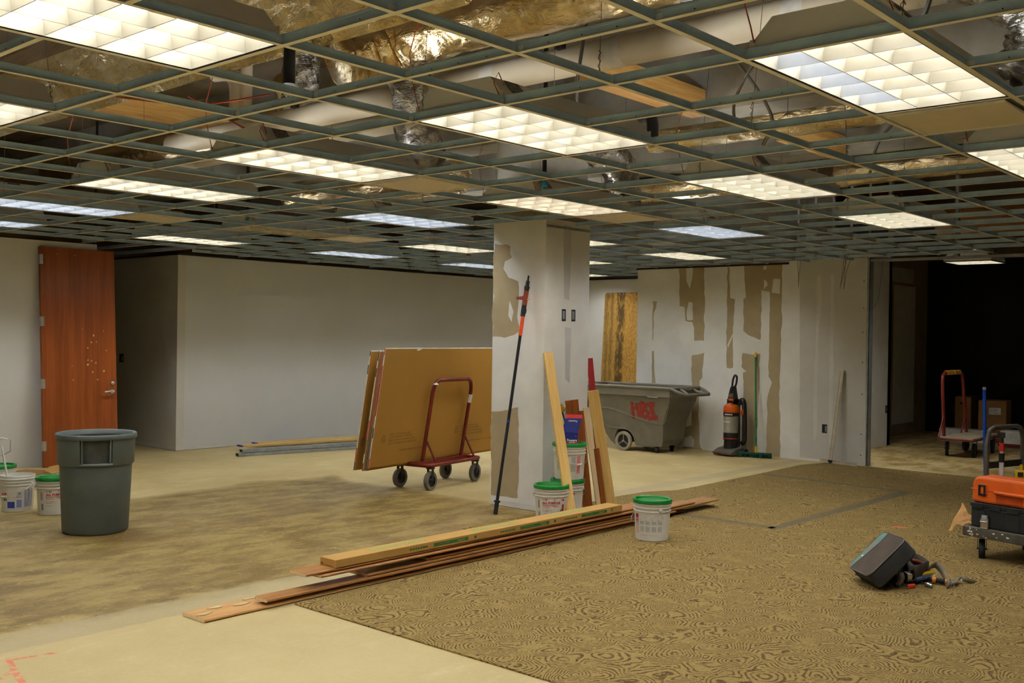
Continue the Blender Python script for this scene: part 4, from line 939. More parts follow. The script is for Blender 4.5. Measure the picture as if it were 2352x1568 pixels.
# ------------------------------------------------------------------ lumber leaning on the column side
ga = 'boards leaning on the column side'
sd = (.6, -.8, 0)
board('stud_lumber', (-5.485, 7.045, .012), (-6.0, 7.3, 1.475), .085, .038, 'pine', 'knotty yellow pine stud leaning on the column before the pail stack', 'board', (.5, .8, 0), ga)
board('stud_lumber', (-5.79, 8.03, .0), (-5.93, 7.905, 1.115), .105, .038, 'pine', 'knotty pine stud at the outer end of the leaning boards', 'board', (.7, .7, 0), ga)
board('red_board', (-5.925, 8.09, .0), (-6.07, 8.03, 1.42), .06, .02, 'redboard', 'tall red painted board rising behind the leaning boards', 'board', (.6, .8, 0), ga)
board('stained_board', (-5.9, 7.72, .0), (-5.995, 7.66, 1.03), .14, .02, 'oak', 'wide brown stained board leaning against the column side', 'board', (.3, .95, 0), ga)
board('stained_board', (-5.86, 7.78, .0), (-5.955, 7.735, .925), .07, .02, 'oak', 'narrow brown stained board beside the wide leaning board', 'board', (.5, .8, 0), ga)
board('pale_board', (-5.80, 7.87, .0), (-5.93, 7.80, .955), .062, .022, 'pinel', 'pale unfinished board between the brown leaning boards', 'board', (.6, .8, 0), ga)
board('stained_board', (-5.775, 7.90, .0), (-5.845, 7.86, .57), .055, .02, 'oak', 'short brown stained board in front of the pale board', 'board', (.6, .8, 0), ga)
board('stained_board', (-5.855, 7.69, .0), (-5.94, 7.67, .58), .045, .02, 'oak', 'short worn brown board standing closest to the pails', 'board', (.5, .8, 0), ga)

# things by the pails
bx = thing('fastener_box', 'open blue and red cardboard fastener box on the upper pail', 'box', (p3[0] + .07, p3[1] - .07, .672), toward(*p3) + .02)
b = B(); b.box(-.075, .075, -.045, -.043, 0, .085); b.box(-.075, -.073, -.045, .045, 0, .085); b.box(.073, .075, -.045, .045, 0, .085); b.box(-.075, .075, .043, .045, 0, .085); b.box(-.075, .075, -.045, .045, 0, .002)
b.obj('carton', 'navy', bx)
rect(-.0755, .0755, -.0455, -.0428, 0, .012).obj('red_base', 'redtape', bx)
b = B(); b.add([(-.075, .042, .085), (.075, .042, .085), (.11, .075, .215), (-.035, .075, .215), (-.075, .045, .085), (.075, .045, .085), (.11, .078, .215), (-.035, .078, .215)], [(0, 1, 2, 3), (4, 5, 6, 7), (0, 3, 7, 4), (1, 2, 6, 5), (2, 3, 7, 6), (0, 1, 5, 4)]); b.obj('lid_flap', 'navy', bx)
b = B(); b.add([(-.037, .073, .207), (.108, .073, .207), (.118, .085, .245), (-.03, .085, .25), (-.037, .08, .207), (.108, .08, .207), (.118, .09, .245), (-.03, .09, .25)], [(0, 1, 2, 3), (4, 5, 6, 7), (0, 3, 7, 4), (1, 2, 6, 5), (2, 3, 7, 6), (0, 1, 5, 4)]); b.obj('red_flap', 'redtape', bx)
text('Powers', .03, 'whitep', bx, Matrix.Translation((.02, -.0462, .026)) @ UPRIGHT, bold=.03); text('FASTENERS', .011, 'whitep', bx, Matrix.Translation((.02, -.0465, .007)) @ UPRIGHT, bold=.02)
text('Powers', .026, 'whitep', bx, Matrix.Translation((.03, .0705, .19)) @ Matrix.Rotation(pi, 4, 'Y') @ Matrix.Rotation(pi, 4, 'Z') @ Matrix.Rotation(0, 4, 'X') @ UPRIGHT @ Matrix.Diagonal((-1, 1, 1, 1)) if False else Matrix.Translation((.03, .0655, .19)) @ UPRIGHT @ Matrix.Rotation(pi, 4, 'Z') , bold=.03)
B().add([(.05, -.0462, .06), (.066, -.0462, .064), (.05, -.0462, .07)], [(0, 1, 2)]).obj('red_mark', 'redtape', bx)
tag(B().box(-.035, .035, -.001, .001, 0, .13, T=R4(-.25, 0, .5, (p3[0] - .06, p3[1] - .08, .674))).obj('paper_leaflet', 'whitep'), 'white leaflet standing beside the blue fastener box', 'leaflet')
rd = thing('disc_rod', 'thin black rod with a round brass coloured disc head, above the blue box', 'rod', (p3[0] + .05, p3[1] + .02, .68))
B().tube([(-.02, -.02, 0), (-.115, -.04, .275)], .008, 8).obj('rod', 'blackrub', rd, smooth=60)
B().lathe([(0, -.006), (.04, -.006), (.044, 0), (.04, .006), (0, .006)], 24, T=R4(radians(70), 0, radians(25), (-.118, -.05, .29))).obj('disc', 'brass', rd, smooth=40)
ht = thing('hand_tool', 'black shafted tool with red grip leaning beside the pail stack', 'tool', M4=frame((-5.80, 7.60, .01), (-5.90, 7.56, .4), (1, 0, 0))[0])
B().tube([(0, 0, 0), (0, 0, .14)], [.016, .013], 10).obj('grip', 'redtool', ht, smooth=60); B().tube([(0, 0, .14), (0, 0, .4)], .011, 10).obj('shaft', 'blackrub', ht, smooth=60)

# ------------------------------------------------------------------ pile of boards and the long carton
gp = 'trim boards in the floor pile'
def lay(y0, y1, x0, x1, z0, z1, lab, m='oakf', tiltz=0.0, skew=0.0, prof=True):
    w = x1 - x0; h = z1 - z0; L = y1 - y0
    t = thing('trim_board', lab, 'board', (x1, y0, z0), -skew, gp)
    b = B(); poly = [(-w, 0), (-.012, 0), (0, h * .35), (0, h * .75), (-.006, h), (-w, h)]
    b.prism(poly, 'y', 0, L); o = b.obj('plank', m, t)
    rect(-w + .004, -.004, -.0006, 0, .001, h - .001).obj('raw_end', 'pinel', t)
    return t
lay(3.17, 7.6, -5.275, -5.05, .009 if False else .0005, .021, 'lowest and longest board of the floor pile, rough edged', 'rawf', skew=-.005)
lay(4.6, 8.2, -5.2, -5.07, .021, .041, 'narrow spacer darkened as the shaded gap above the lowest board of the pile', 'gap_oak')  # dark spacers stand for the shaded gaps between boards
lay(3.575, 8.0, -5.155, -4.985 if False else -5.035, .041, .062, 'brown board whose end rests over the lowest board', 'oakf')
lay(4.35, 8.78, -5.23, -5.045, .062, .082, 'board reaching farthest past the pail on the carpet', 'oakf')
lay(4.9, 8.35, -5.19, -5.05, .082, .102, 'brown board in the middle of the pile, ending behind the carpet pail', 'oakf')
lay(4.55, 7.8, -5.21, -5.09, .102, .12, 'spacer darkened as the shaded gap under the upper pair of the pile', 'gap_oak')
lay(3.97, 7.7, -5.185, -5.03, .12, .139, 'lower board of the overhanging upper pair', 'oakf')
lay(3.87, 7.65, -5.225, -5.055, .139, .16, 'raw ended upper board of the overhanging pair, under the carton', 'oakf')
cb = thing('long_carton', 'long tan cardboard carton with green print on the board pile', 'carton', (-5.05, 4.09, .161), radians(-.3))
rect(-.155, 0, 0, 3.06, 0, .05).obj('carton', 'card', cb, bevel=.002)
for y in (.85, 1.75, 2.5):
    rect(0, .0006, y, y + .34, .012, .036).obj('green_bar', 'greencard', cb)
    text('DONN', .022, 'card', cb, Matrix.Translation((.0011, y + .27, .024)) @ Matrix.Rotation(radians(90), 4, 'Z') @ UPRIGHT @ Matrix.Rotation(pi, 4, 'Z'), bold=.02)
    text('Suspension System', .014, 'card', cb, Matrix.Translation((.0011, y + .1, .024)) @ Matrix.Rotation(radians(90), 4, 'Z') @ UPRIGHT @ Matrix.Rotation(pi, 4, 'Z'))
    for q in range(7): rect(0, .0005, y - .22 + q * .024, y - .2025 + q * .024, .017, .029).obj('small_print', 'greencard', cb)
    rect(0, .0006, y + .4, y + .425, .015, .035).obj('green_mark', 'greencard', cb)
for y in (.35, 1.3, 2.2): rect(-.12, -.06, y, y + .5, .05, .0505).obj('green_top_print', 'greentop', cb)
rect(-.1, -.03, -.0006, 0, .006, .009).obj('stamp', 'brownp', cb); rect(-.145, -.125, -.0006, 0, .008, .02).obj('stamp', 'brownp', cb)
# plaster crumbs on the lowest board
for k in range(5):
    x, y = random.uniform(-5.26, -5.14), 3.22 + .13 * k
    pts = [(x + .022 * cos(a) * random.uniform(.5, 1.2), y + .075 * sin(a) * random.uniform(.4, 1.2)) for a in [q * pi / 3.5 for q in range(7)]]
    tag(B().prism(pts, 'z', .0215, .0265).obj('plaster_flake', 'flake'), ('curled tan adhesive flake nearest the end of the lowest board', 'tan adhesive flake second from the end of the lowest board', 'tan adhesive flake third from the end of the lowest board', 'tan adhesive flake fourth from the end of the lowest board', 'tan adhesive flake farthest along the lowest board')[k], 'adhesive flake', 'adhesive flakes on the lowest board')
# long flake strip
# ------------------------------------------------------------------ tilt truck
tk = thing('tilt_truck', 'big grey plastic tilt truck with red sprayed letters by the patched wall', 'tilt truck', (-8.4, 12.45, 0))
ox, oy = -8.4, 12.45
prof = [(-7.74, .92), (-7.76, .85), (-7.775, .73), (-7.84, .6), (-7.905, .43), (-7.925, .18), (-7.95, .1), (-8.12, .085), (-8.38, .085), (-8.40, .2), (-8.46, .28), (-8.58, .315), (-8.7, .29), (-8.745, .2), (-8.75, .075), (-8.82, .12), (-8.905, .22), (-8.95, .39), (-9.12, .62), (-9.38, .92)]
prof = [(x - ox, z) for x, z in prof]
def yn(z): return 12.115 + (.92 - z) * .13 - oy
def yf(z): return 12.86 - (.92 - z) * .13 - oy
n = len(prof); vs = [(x, yn(z), z) for x, z in prof] + [(x, yf(z), z) for x, z in prof]
fs = [tuple(range(n)), tuple(range(2 * n - 1, n - 1, -1))] + [(i, i + 1, n + i + 1, n + i) for i in range(n - 1)]
B().add(vs, fs).obj('tub', 'truck', tk)
b = B()
pin = [(x * .93, z) for x, z in prof if z > .3]; k = len(pin)
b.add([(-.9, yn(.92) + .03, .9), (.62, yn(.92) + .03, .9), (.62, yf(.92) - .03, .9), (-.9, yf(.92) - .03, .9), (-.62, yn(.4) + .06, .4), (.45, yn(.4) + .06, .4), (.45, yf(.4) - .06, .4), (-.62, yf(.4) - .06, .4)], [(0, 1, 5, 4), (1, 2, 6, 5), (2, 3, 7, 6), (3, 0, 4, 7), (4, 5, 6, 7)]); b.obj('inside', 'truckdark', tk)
b = B()   # skirt below the rim
sk = [(.66, .92), (.648, .8), (-.86, .8), (-.975, .92)]
for yy, s in ((yn(.86) - .012, 1), (yf(.86) + .012, -1)): b.prism(sk, 'y', yy - .012, yy + .012)
b.box(.64, .672, yn(.86) - .01, yf(.86) + .01, .8, .92); b.obj('skirt', 'truck', tk, bevel=.006)
rm = []
for sx, sy, a0_ in ((1, 1, 0), (-1, 1, 90), (-1, -1, 180), (1, -1, 270)):
    for q in range(4):
        a = radians(a0_ + 30 * q); rm.append(((.67 if sx > 0 else -.985) + sx * -.05 + .05 * cos(a), sy * (.385 - .05) + .038 + .05 * sin(a), .925))
B().tube(rm, .022, 8, closed=True).obj('rim', 'truck', tk, smooth=60)
b = B()
yA, yB = yn(.92) - .01, yf(.92) + .01
b.tube([(.64, yA, .925), (.74, yA + .03, .885), (.83, yA + .07, .845), (.85, yA + .1, .84), (.87, yB - .1, .84), (.85, yB - .07, .845), (.76, yB - .03, .885), (.64, yB, .925)], .024, 10)
b.tube([(.66, yA + .2, .915), (.74, yA + .22, .88), (.84, yA + .16, .845)], .022, 8); b.tube([(.66, yB - .2, .915), (.74, yB - .22, .88), (.85, yB - .16, .845)], .022, 8)
b.tube([(.67, yA + .22, .91), (.71, (yA + yB) / 2, .9), (.67, yB - .22, .91)], .02, 8); b.obj('push_handle', 'truck', tk, smooth=60)
b = B(); b.tube([(x - ox, yn(z) - .001, z) for x, z in [(p.x, p.z) for p in [at_y(1340 + q[0] / 7.84, 860 + q[1] / 7.84, 12.17) for q in ((320, 592), (440, 598), (560, 625), (700, 675), (860, 740), (1000, 795), (1150, 845), (1300, 885), (1400, 902), (1440, 885), (1490, 790), (1560, 560))]]], .009, 6); b.obj('side_ridge', 'truck', tk, smooth=60)
b = B(); b.tube([(x - ox, yn(z) - .002, z) for x, z in [(p.x, p.z) for p in [at_y(1340 + q[0] / 7.84, 860 + q[1] / 7.84, 12.2) for q in ((365, 850), (420, 920), (520, 955), (640, 962), (740, 968), (800, 985), (860, 1030), (910, 1120), (930, 1260))]]], .011, 6); b.obj('arch_ridge', 'truck', tk, smooth=60)
for yw in (yn(.2) - .02, yf(.2) + .02):
    w = B(); T = Matrix.Translation((-8.575 - ox, yw, .138)) @ Matrix.Rotation(radians(90), 4, 'X')
    w.lathe([(.098, -.025), (.132, -.025), (.138, -.015), (.138, .015), (.132, .025), (.098, .025), (.095, 0)], 32, T=T)
    w.lathe([(0, .004), (.1, .004)], 32, T=T, m=1)
    w.lathe([(0, .03), (.014, .028), (.016, .004)], 12, T=T)
    for q in range(3):
        a = radians(90 + 120 * q); w.tube([(-8.575 - ox + .012 * cos(a), yw - .008, .138 + .012 * sin(a)), (-8.575 - ox + .095 * cos(a), yw - .008, .138 + .095 * sin(a))], .006, 6)
    w.obj('wheel', ['tyre', 'blackrub'], tk, smooth=40)
for cx_, cy_ in ((-8.06, 12.27), (-8.06, 12.66)): caster(tk, cx_ - ox, cy_ - oy, .045, .1, 'blackrub', .4)
ns = atan2(.13, 1)
def onside(px, py): p = at_y(px, py, 12.12 + (.92 - at_y(px, py, 12.2).z) * .13); return Matrix.Translation((p.x - ox, yn(p.z) - .003, p.z)) @ Matrix.Rotation(-ns * 1, 4, 'X') @ UPRIGHT
def spray(pts, r):
    P = [at_y(1340 + q[0] / 7.84, 860 + q[1] / 7.84, 12.17) for q in pts]; b = B(); vs = []; fs = []
    for i, p in enumerate(P):
        d = (P[min(i + 1, len(P) - 1)] - P[max(i - 1, 0)]).normalized(); nn = Vector((-d.z, 0, d.x)) * r * random.uniform(.85, 1.15)
        for q in (p + nn, p - nn): vs.append((q.x - ox, yn(q.z) - .0025 - i * .00005, q.z))
        if i: fs.append((2 * i - 2, 2 * i, 2 * i + 1, 2 * i - 1))
    b.add(vs, fs); return b
for nm, strokes in (('letter_h', [[(893, 490), (896, 600), (902, 700), (908, 795)], [(875, 640), (930, 600), (990, 610)], [(972, 510), (978, 600), (1000, 690), (1010, 760)]]), ('letter_b', [[(1045, 500), (1050, 600), (1062, 700), (1070, 770)], [(1045, 510), (1100, 515), (1135, 550), (1120, 605), (1065, 640), (1140, 645), (1180, 690), (1160, 740), (1090, 775)]]), ('letter_i', [[(1165, 540), (1240, 530), (1305, 535)], [(1228, 540), (1250, 650), (1272, 770)], [(1170, 800), (1260, 780), (1345, 775)]])):
    bb = B()
    for s_ in strokes:
        s2 = spray(ccurve([(x, y, 0) for x, y in s_], 5) if False else s_, .031 if nm != 'letter_h' else .024); bb.add(s2.v, s2.f)
    bb.obj('sprayed_letter', 'redspray2', tk)
T = onside(1502, 908) @ Matrix.Translation((0, 0, .022)); bb = B(); bb.tube([(T @ Vector((.087 * max(-1, min(1, 1.25 * cos(a))), .031 * max(-.8, min(.8, 1.1 * sin(a))) , 0))) for a in [q * pi / 16 for q in range(32)]], .003, 5, closed=True); bb.obj('logo_outline', 'whitep', tk)
text('Rubbermaid', .033, 'whitep', tk, T, bold=.01)
# sheathing board leaning on the far wall, wooden stool edge
ob = thing('sheathing_board', 'sooty yellow oriented strand board leaning on the far wall', 'board', M4=Matrix.Translation((-10.95, 14.78, 0)) @ Matrix.Rotation(radians(-2.6), 4, 'X'))
B().prism([(0, 0), (1.2, 0), (1.2, 2.42), (.06, 2.42), (.03, 2.4), (.02, 2.37)], 'y', 0, .012).obj('panel', 'osb', ob)
so_ = thing('wooden_stool', 'wooden stool top just showing behind the tilt truck and column', 'stool', (-10.2, 13.45, 0))
B().lathe([(0, .86), (.19, .86), (.2, .87), (.2, .89), (.19, .9), (0, .9)], 28).obj('seat', 'oakf', so_, smooth=40)
for q in range(4): a = q * pi / 2 + .6; B().tube([(.13 * cos(a), .13 * sin(a), .86), (.19 * cos(a), .19 * sin(a), 0)], .018, 8).obj('leg', 'oak', so_, smooth=60)

# ------------------------------------------------------------------ vacuum
vc = thing('vacuum_cleaner', 'upright black and orange vacuum cleaner with clear bin by the patched wall', 'vacuum', (-7.2, 12.83, 0), radians(-12))
b = B(); b.prism([(-.17, .015), (-.2, .03), (-.19, .055), (-.09, .1), (.05, .12), (.13, .1), (.14, .015)], 'x', -.17, .17); b.obj('floor_head', 'vacgrey', vc, bevel=.012)
rect(-.13, .1, -.1985, -.192, .045, .05).obj('red_trim', 'redtape', vc)
b = B()
for s in (-1, 1): wheel(b, (s * .175, .1, .05), .05, .03, 'x', 0, 0)
b.obj('rear_wheels', 'blackrub', vc, smooth=40)
def L(nm, pr, m, n=28, T=None): return B().lathe(pr, n, T=T or Matrix.Translation((0, .0, 0))).obj(nm, m, vc, smooth=35)
L('lower_body', [(0, .1), (.105, .1), (.1, .15), (.098, .215), (.108, .22), (.108, .315), (.1, .32), (0, .32)], 'vac')
L('filter_band', [(.1085, .235), (.1085, .245)], 'redtape'); L('dust_bin', [(0, .32), (.1, .32), (.105, .55), (0, .55)], 'bincl'); L('bin_ring', [(.1, .55), (.112, .552), (.112, .6), (.1, .604)], 'vac'); L('orange_dome', [(.112, .602), (.113, .66), (.1, .695), (.07, .715), (.03, .735), (0, .735)], 'vacor')
b = B(); b.lathe([(.02, -.009), (.02, .009), (0, .009)], 14, T=R4(radians(90), 0, 0, (-.02, -.112, .635))); b.obj('release_button', 'redtape', vc)
b = B()
for q in range(5): b.lathe([(.1135, .567), (.1135, .585)], 2, -pi / 2 - .2 + q * .22, -pi / 2 - .06 + q * .22)
for q in range(6): b.lathe([(.1045, .462), (.1045, .48)], 2, -pi / 2 - .62 + q * .2, -pi / 2 - .5 + q * .2)
b.obj('badge_print', 'whitep', vc)
b = B(); b.prism([(.08, .12), (.14, .12), (.13, .75), (.06, .8), (.05, .5)], 'x', -.05, .05); b.box(-.065, .065, -.03, .09, .715, .79); b.obj('spine', 'vac', vc, bevel=.01)
rect(-.02, .06, -.04, -.028, .765, .795).obj('orange_latch', 'vacor', vc, bevel=.004)
b = B(); b.prism([(-.07, .79), (.07, .79), (.04, .93), (.035, .97), (-.01, .97), (-.03, .93)], 'y', -.01, .06); b.obj('neck', 'vac', vc, bevel=.008)
rect(-.045, .035, -.016, -.01, .81, .865).obj('grey_panel', 'vacgrey', vc)
B().tube(ccurve([(-.012, .02, .95), (.0, .02, 1.05), (.03, .02, 1.115), (.06, .02, 1.115), (.072, .02, 1.08), (.06, .02, 1.0), (.03, .02, .95)], 6), .014, 8).obj('handle_loop', 'vac', vc, smooth=60)
B().tube(ccurve([(.06, .09, .72), (.1, .1, .775), (.135, .1, .74), (.15, .1, .6), (.158, .1, .3), (.15, .1, .2), (.11, .1, .17)], 7), .034, 12).obj('hose', 'vac', vc, smooth=60)
rect(.115, .16, .05, .08, .575, .645).obj('orange_clip', 'vacor', vc, bevel=.004)
# ------------------------------------------------------------------ push broom
br = thing('push_broom', 'green push broom leaning on the patched wall beside the vacuum', 'broom', (-6.835, 12.83, 0), atan2(.138, .456))
random.seed(3)
b = B(); b.box(-.23, .23, -.035, .035, .045, .07)
for q in range(150): x, y = random.uniform(-.225, .225), random.uniform(-.035, .035); b.tube([(x, y, .055), (x * 1.02 + random.uniform(-.01, .01), y * 1.5 + random.uniform(-.012, .012), .0 + .004 * random.random())], .006, 4)
o = b.obj('bristle_head', 'bristle', br); o['kind'] = 'stuff'
b0, b1 = Vector((.02, .0, .07)), Vector((-.06, .265, 1.44))
b = B(); b.tube([b0, b0.lerp(b1, .06)], .017, 10); b.obj('socket', 'yellow', br, smooth=60)
B().tube([b0.lerp(b1, .06), b0.lerp(b1, .955)], .0125, 10).obj('handle', 'greenh', br, smooth=60); B().tube([b0.lerp(b1, .955), b1], .016, 10).obj('grip_end', 'yellow', br, smooth=60)
# ------------------------------------------------------------------ drywall rule
ts = thing('drywall_square', 'tall aluminium T square rule leaning on the patched wall', 'T square', (-5.79, 12.96, .002), atan2(-.12, .55))
rect(-.17, .4, -.006, .0, 0, .055).obj('cross_bar', 'ruler', ts)
q0, q1 = Vector((0, -.008, .03)), Vector((.055, .132, 1.245)); mt, Lr = frame(q0, q1, (1, 0, 0)); b = B(); b.box(-.03, .03, -.002, .002, 0, Lr)
for q in range(60):
    for s in (-1, 1): b.box(s * .02 - .004, s * .02 + .004, .002, .0026, .03 + q * Lr / 62, .038 + q * Lr / 62, 1)
    for s in (-1, 1): b.box(s * .02 - .004, s * .02 + .004, -.0026, -.002, .03 + q * Lr / 62, .038 + q * Lr / 62, 1)
o = b.obj('blade', ['ruler', 'darksteel'], ts); o.matrix_local = mt
b = B()
for q in range(24): b.box(-.16 + q * .023, -.157 + q * .023, -.0066, -.006, .03, .05)
b.obj('scale_marks', 'darksteel', ts)
B().prism([(-.035, .035), (.0, -.005), (.035, .035), (.03, .05), (-.03, .05)], 'y', -.022, -.01).obj('clamp', 'blackrub', ts)

# ------------------------------------------------------------------ dark room: second cart, cartons
c2 = thing('drywall_cart', 'empty drywall cart with yellow padded hoop in the dark room', 'cart', (-4.88, 15.65, 0), 0)
for x in (-.19, .19):
    for y in (-.4, .42): caster(c2, x, y, .1, .235, 'blackrub', random.uniform(-.1, .5))
rect(-.23, .23, -.62, .65, .262, .28).obj('deck_board', 'deckboard', c2)
b = B(); b.box(-.25, .25, -.64, .67, .235, .262); b.obj('deck_frame', 'redmetal', c2, bevel=.004)
hp = [(-.2, -.5, .27), (-.24, -.47, .95), (-.25, -.44, 1.13), (-.25, -.34, 1.185), (-.25, .3, 1.185), (-.25, .4, 1.13), (-.24, .43, .95), (-.2, .47, .27)]
B().tube(hp[:1] + ccurve(hp[1:4], 4) + ccurve(hp[4:7], 4) + hp[7:], .024, 12).obj('hoop', 'redmetal', c2, smooth=60)
for y in (-.5, .47): B().tube([(-.215, y, .55), (-.21, y - .2, .28)], .013, 8).obj('gusset_bar', 'redmetal', c2, smooth=60)
for a, c in ((-.3, -.04), (-.0, .26)): B().tube([(-.25, a, 1.185), (-.25, c, 1.185)], .035, 12).obj('foam_pad', 'foam', c2, smooth=40)
b1_ = thing('cardboard_box', 'tall narrow cardboard box against the black wall', 'box', (-5.87, 18.55, 0), radians(4)); rect(-.13, .13, -.15, .3, 0, .69).obj('carton', 'cardd', b1_); rect(-.05, .05, -.152, -.15, .56, .6).obj('hand_hole', 'dark', b1_)
b2_ = thing('cardboard_box', 'square cardboard box with white shipping label by the black wall', 'box', (-5.26, 18.1, 0), radians(6)); rect(-.21, .21, -.2, .25, 0, .675).obj('carton', 'cardd', b2_)
b = B(); b.box(-.05, .13, -.203, -.2, .45, .56); b.obj('white_label', 'whitep', b2_)
for q in range(4): rect(-.04, .1 - .03 * (q % 2), -.2045, -.203, .47 + q * .022, .478 + q * .022).obj('label_print', 'greyp', b2_)
wbx = thing('white_box', 'long white box on the floor behind the platform truck', 'box', (-4.35, 17.5, 0), radians(-3)); rect(-.62, 1.2, -.1, .2, .03, .235).obj('carton', 'whitep', wbx); rect(.12, .2, -.102, -.1, .1, .16).obj('print', 'brownp', wbx); rect(.22, .3, -.102, -.1, .06, .15).obj('print', 'bluep', wbx); rect(-.62, 1.2, -.1005, .2005, .0, .03).obj('red_foot', 'redmetal', wbx)
wb2 = thing('white_box', 'low white box behind the wheels of the empty drywall cart', 'box', (-5.75, 17.6, 0), 0); rect(-.2, .55, -.1, .2, 0, .2).obj('carton', 'whitep', wb2)
hs = tag(B().tube(ccurve([(-4.9, 17.1, .03), (-4.5, 17.0, .03), (-4.1, 17.15, .03), (-3.6, 17.0, .03)], 8), .02, 8).obj('hose', 'redmetal', smooth=60), 'dull red hose on the floor before the long white box', 'hose')
ol = wallbox(-6.22, 19.1, .45, 'y', 'outlet with pale plate on the black wall beside the tall box', 'outlet_box', .08, .12)

# ------------------------------------------------------------------ platform truck with tool cases
pl = thing('platform_truck', 'low grey steel platform truck loaded with tool cases at the picture edge', 'platform truck', (-2.57, 8.1, 0), atan2(-.27, .963))
rect(0, 1.25, 0, .78, .172, .243).obj('deck', 'greymetal', pl, bevel=.006)
rect(.012, 1.24, .012, .77, .243, .2455).obj('deck_mat', 'dusty', pl)
for k in range(22):
    x, z = random.uniform(.1, .9) ** 1.4, random.uniform(.18, .235); a = random.uniform(.003, .01)
    B().add([(x + a * 1.8 * cos(t) * random.uniform(.4, 1), -.0006, z + a * sin(t) * random.uniform(.4, 1)) for t in [q * pi / 4 for q in range(8)]], [tuple(range(8))]).obj('paint_fleck', 'gyp', pl)
for x, y in ((.1, .1), (1.12, .1), (.1, .68), (1.12, .68)): caster(pl, x, y, .075, .172, 'blackrub', .57)
hz = [(.025, .26, .24), (.025, .26, .85), (.025, .29, .945), (.025, .37, .975), (.025, .66, .975), (.025, .72, .945), (.025, .745, .86), (.025, .745, .24)]
B().tube(hz[:1] + ccurve(hz[1:4], 5) + ccurve(hz[4:7], 5) + hz[7:], .018, 12).obj('push_handle', 'greymetal', pl, smooth=60)
rect(.018, .03, .26, .745, .66, .71).obj('cross_strap', 'darksteel', pl)
bc = thing('tool_case', 'black tool case lying on the platform truck under the orange case', 'tool case', pl.matrix_world.translation if False else (-2.57, 8.1, 0), atan2(-.27, .963))
b = B(); b.box(.05, .72, .028, .245, .2465, .40); b.obj('body', 'blackcase', bc, bevel=.012)
b = B(); b.box(.045, .725, .023, .25, .4, .43)
for x in (.06, .2, .34, .48, .6): b.box(x, x + .09, .018, .026, .385, .43)
b.obj('lid', 'blackcase', bc, bevel=.006)
for x in (.15, .3, .42, .56): rect(x, x + .015, .0255, .03, .26, .38).obj('rib', 'blackcase', bc)
oc = thing('tool_case', 'bright orange plastic tool case on top of the black case', 'tool case', (-2.57, 8.1, 0), atan2(-.27, .963))
op = [(.05, .45), (.056, .433), (.085, .432), (.72, .432), (.75, .46), (.755, .52), (.74, .6), (.7, .625), (.1, .625), (.07, .612), (.053, .57)]
B().prism(op, 'y', .035, .25).obj('body', 'case', oc, bevel=.02)
b = B(); b.box(.046, .76, .031, .253, .527, .533); b.obj('seam_lip', 'case', oc, bevel=.002)
b = B(); b.box(.11, .175, .022, .034, .5, .572)
b.obj('latch_pad', 'case', oc, bevel=.004)
b = B(); b.box(.115, .128, .012, .024, .492, .565); b.box(.157, .17, .012, .024, .492, .565); b.box(.115, .17, .012, .024, .555, .57); b.box(.115, .17, .012, .024, .488, .502); b.obj('latch', 'blackrub', oc, bevel=.003)
b = B(); b.tube([(.24, .03, .525), (.26, .008, .525), (.44, .008, .523), (.46, .03, .52)], .012, 8); b.obj('carry_handle', 'case', oc, smooth=60); rect(.25, .45, .028, .0345, .45, .515).obj('handle_recess', 'casedark', oc)
U, V = Vector((.963, -.27, 0)), Vector((.27, .963, 0)); O = Vector((-2.57, 8.1, 0))
def on(u, v, z=0): return O + U * u + V * v + Vector((0, 0, z))
p = thing('blue_pole', 'shiny blue metal pole standing on the platform truck', 'pole', M4=frame(on(.0, .3, .247) + Vector((.0, 0, 0)), on(-.005, .26, 1.29), (1, 0, 0))[0])
B().tube([(0, 0, 0), (0, 0, 1.02)], .0125, 14).obj('tube', 'bluepole', p, smooth=60); B().tube([(0, 0, 1.02), (0, 0, 1.04)], .0128, 14).obj('end_cap', 'steel', p, smooth=60)
p = thing('marking_stick', 'white tube with red and black collars standing on the platform truck', 'pole', tuple(on(.06, .4, .247)))
B().tube([(0, 0, 0), (0, 0, .46)], .018, 14).obj('white_tube', 'whitep', p, smooth=60); B().tube([(0, 0, .46), (0, 0, .53)], .021, 14).obj('black_collar', 'blackrub', p, smooth=60); B().tube([(0, 0, .53), (0, 0, .545)], .014, 12).obj('neck', 'whitep', p, smooth=60)
B().tube([(0, 0, .545), (0, 0, .61)], .018, 14).obj('red_collar', 'redtape', p, smooth=60); b = B(); b.tube([(0, 0, .61), (0, 0, .65)], .013, 12); b.box(-.03, .02, -.012, .012, .65, .69); b.obj('head', 'blackrub', p, smooth=40)
p = pail('white pail full of hand tools on the platform truck', tuple(on(.215, .53, .247)), toward(-2.2, 8.5), 'plain', False)
pc = on(.215, .53, .56)
def tool(nm, lab, pts, r, m, tip=None, tm=None):
    t = thing(nm, lab, 'tool', pts[0]); q0 = Vector(pts[0]); q = [Vector(v) - q0 for v in pts]
    B().tube(q, r, 10).obj('handle', m, t, smooth=60)
    if tip: B().tube([q[0], q[0] + (Vector(tip) - q0)], (r[0] if isinstance(r, list) else r) * .5, 8).obj('shank', tm or 'darksteel', t, smooth=60)
    return t
tool('pliers', 'yellow handled tool upright in the truck pail', [pc + Vector((-.06, .02, .0)), pc + Vector((-.07, .03, .13))], .013, 'yellow')
tool('snips', 'blue handled tool upright in the truck pail', [pc + Vector((-.02, .05, 0)), pc + Vector((-.03, .05, .12))], .012, 'bluetool')
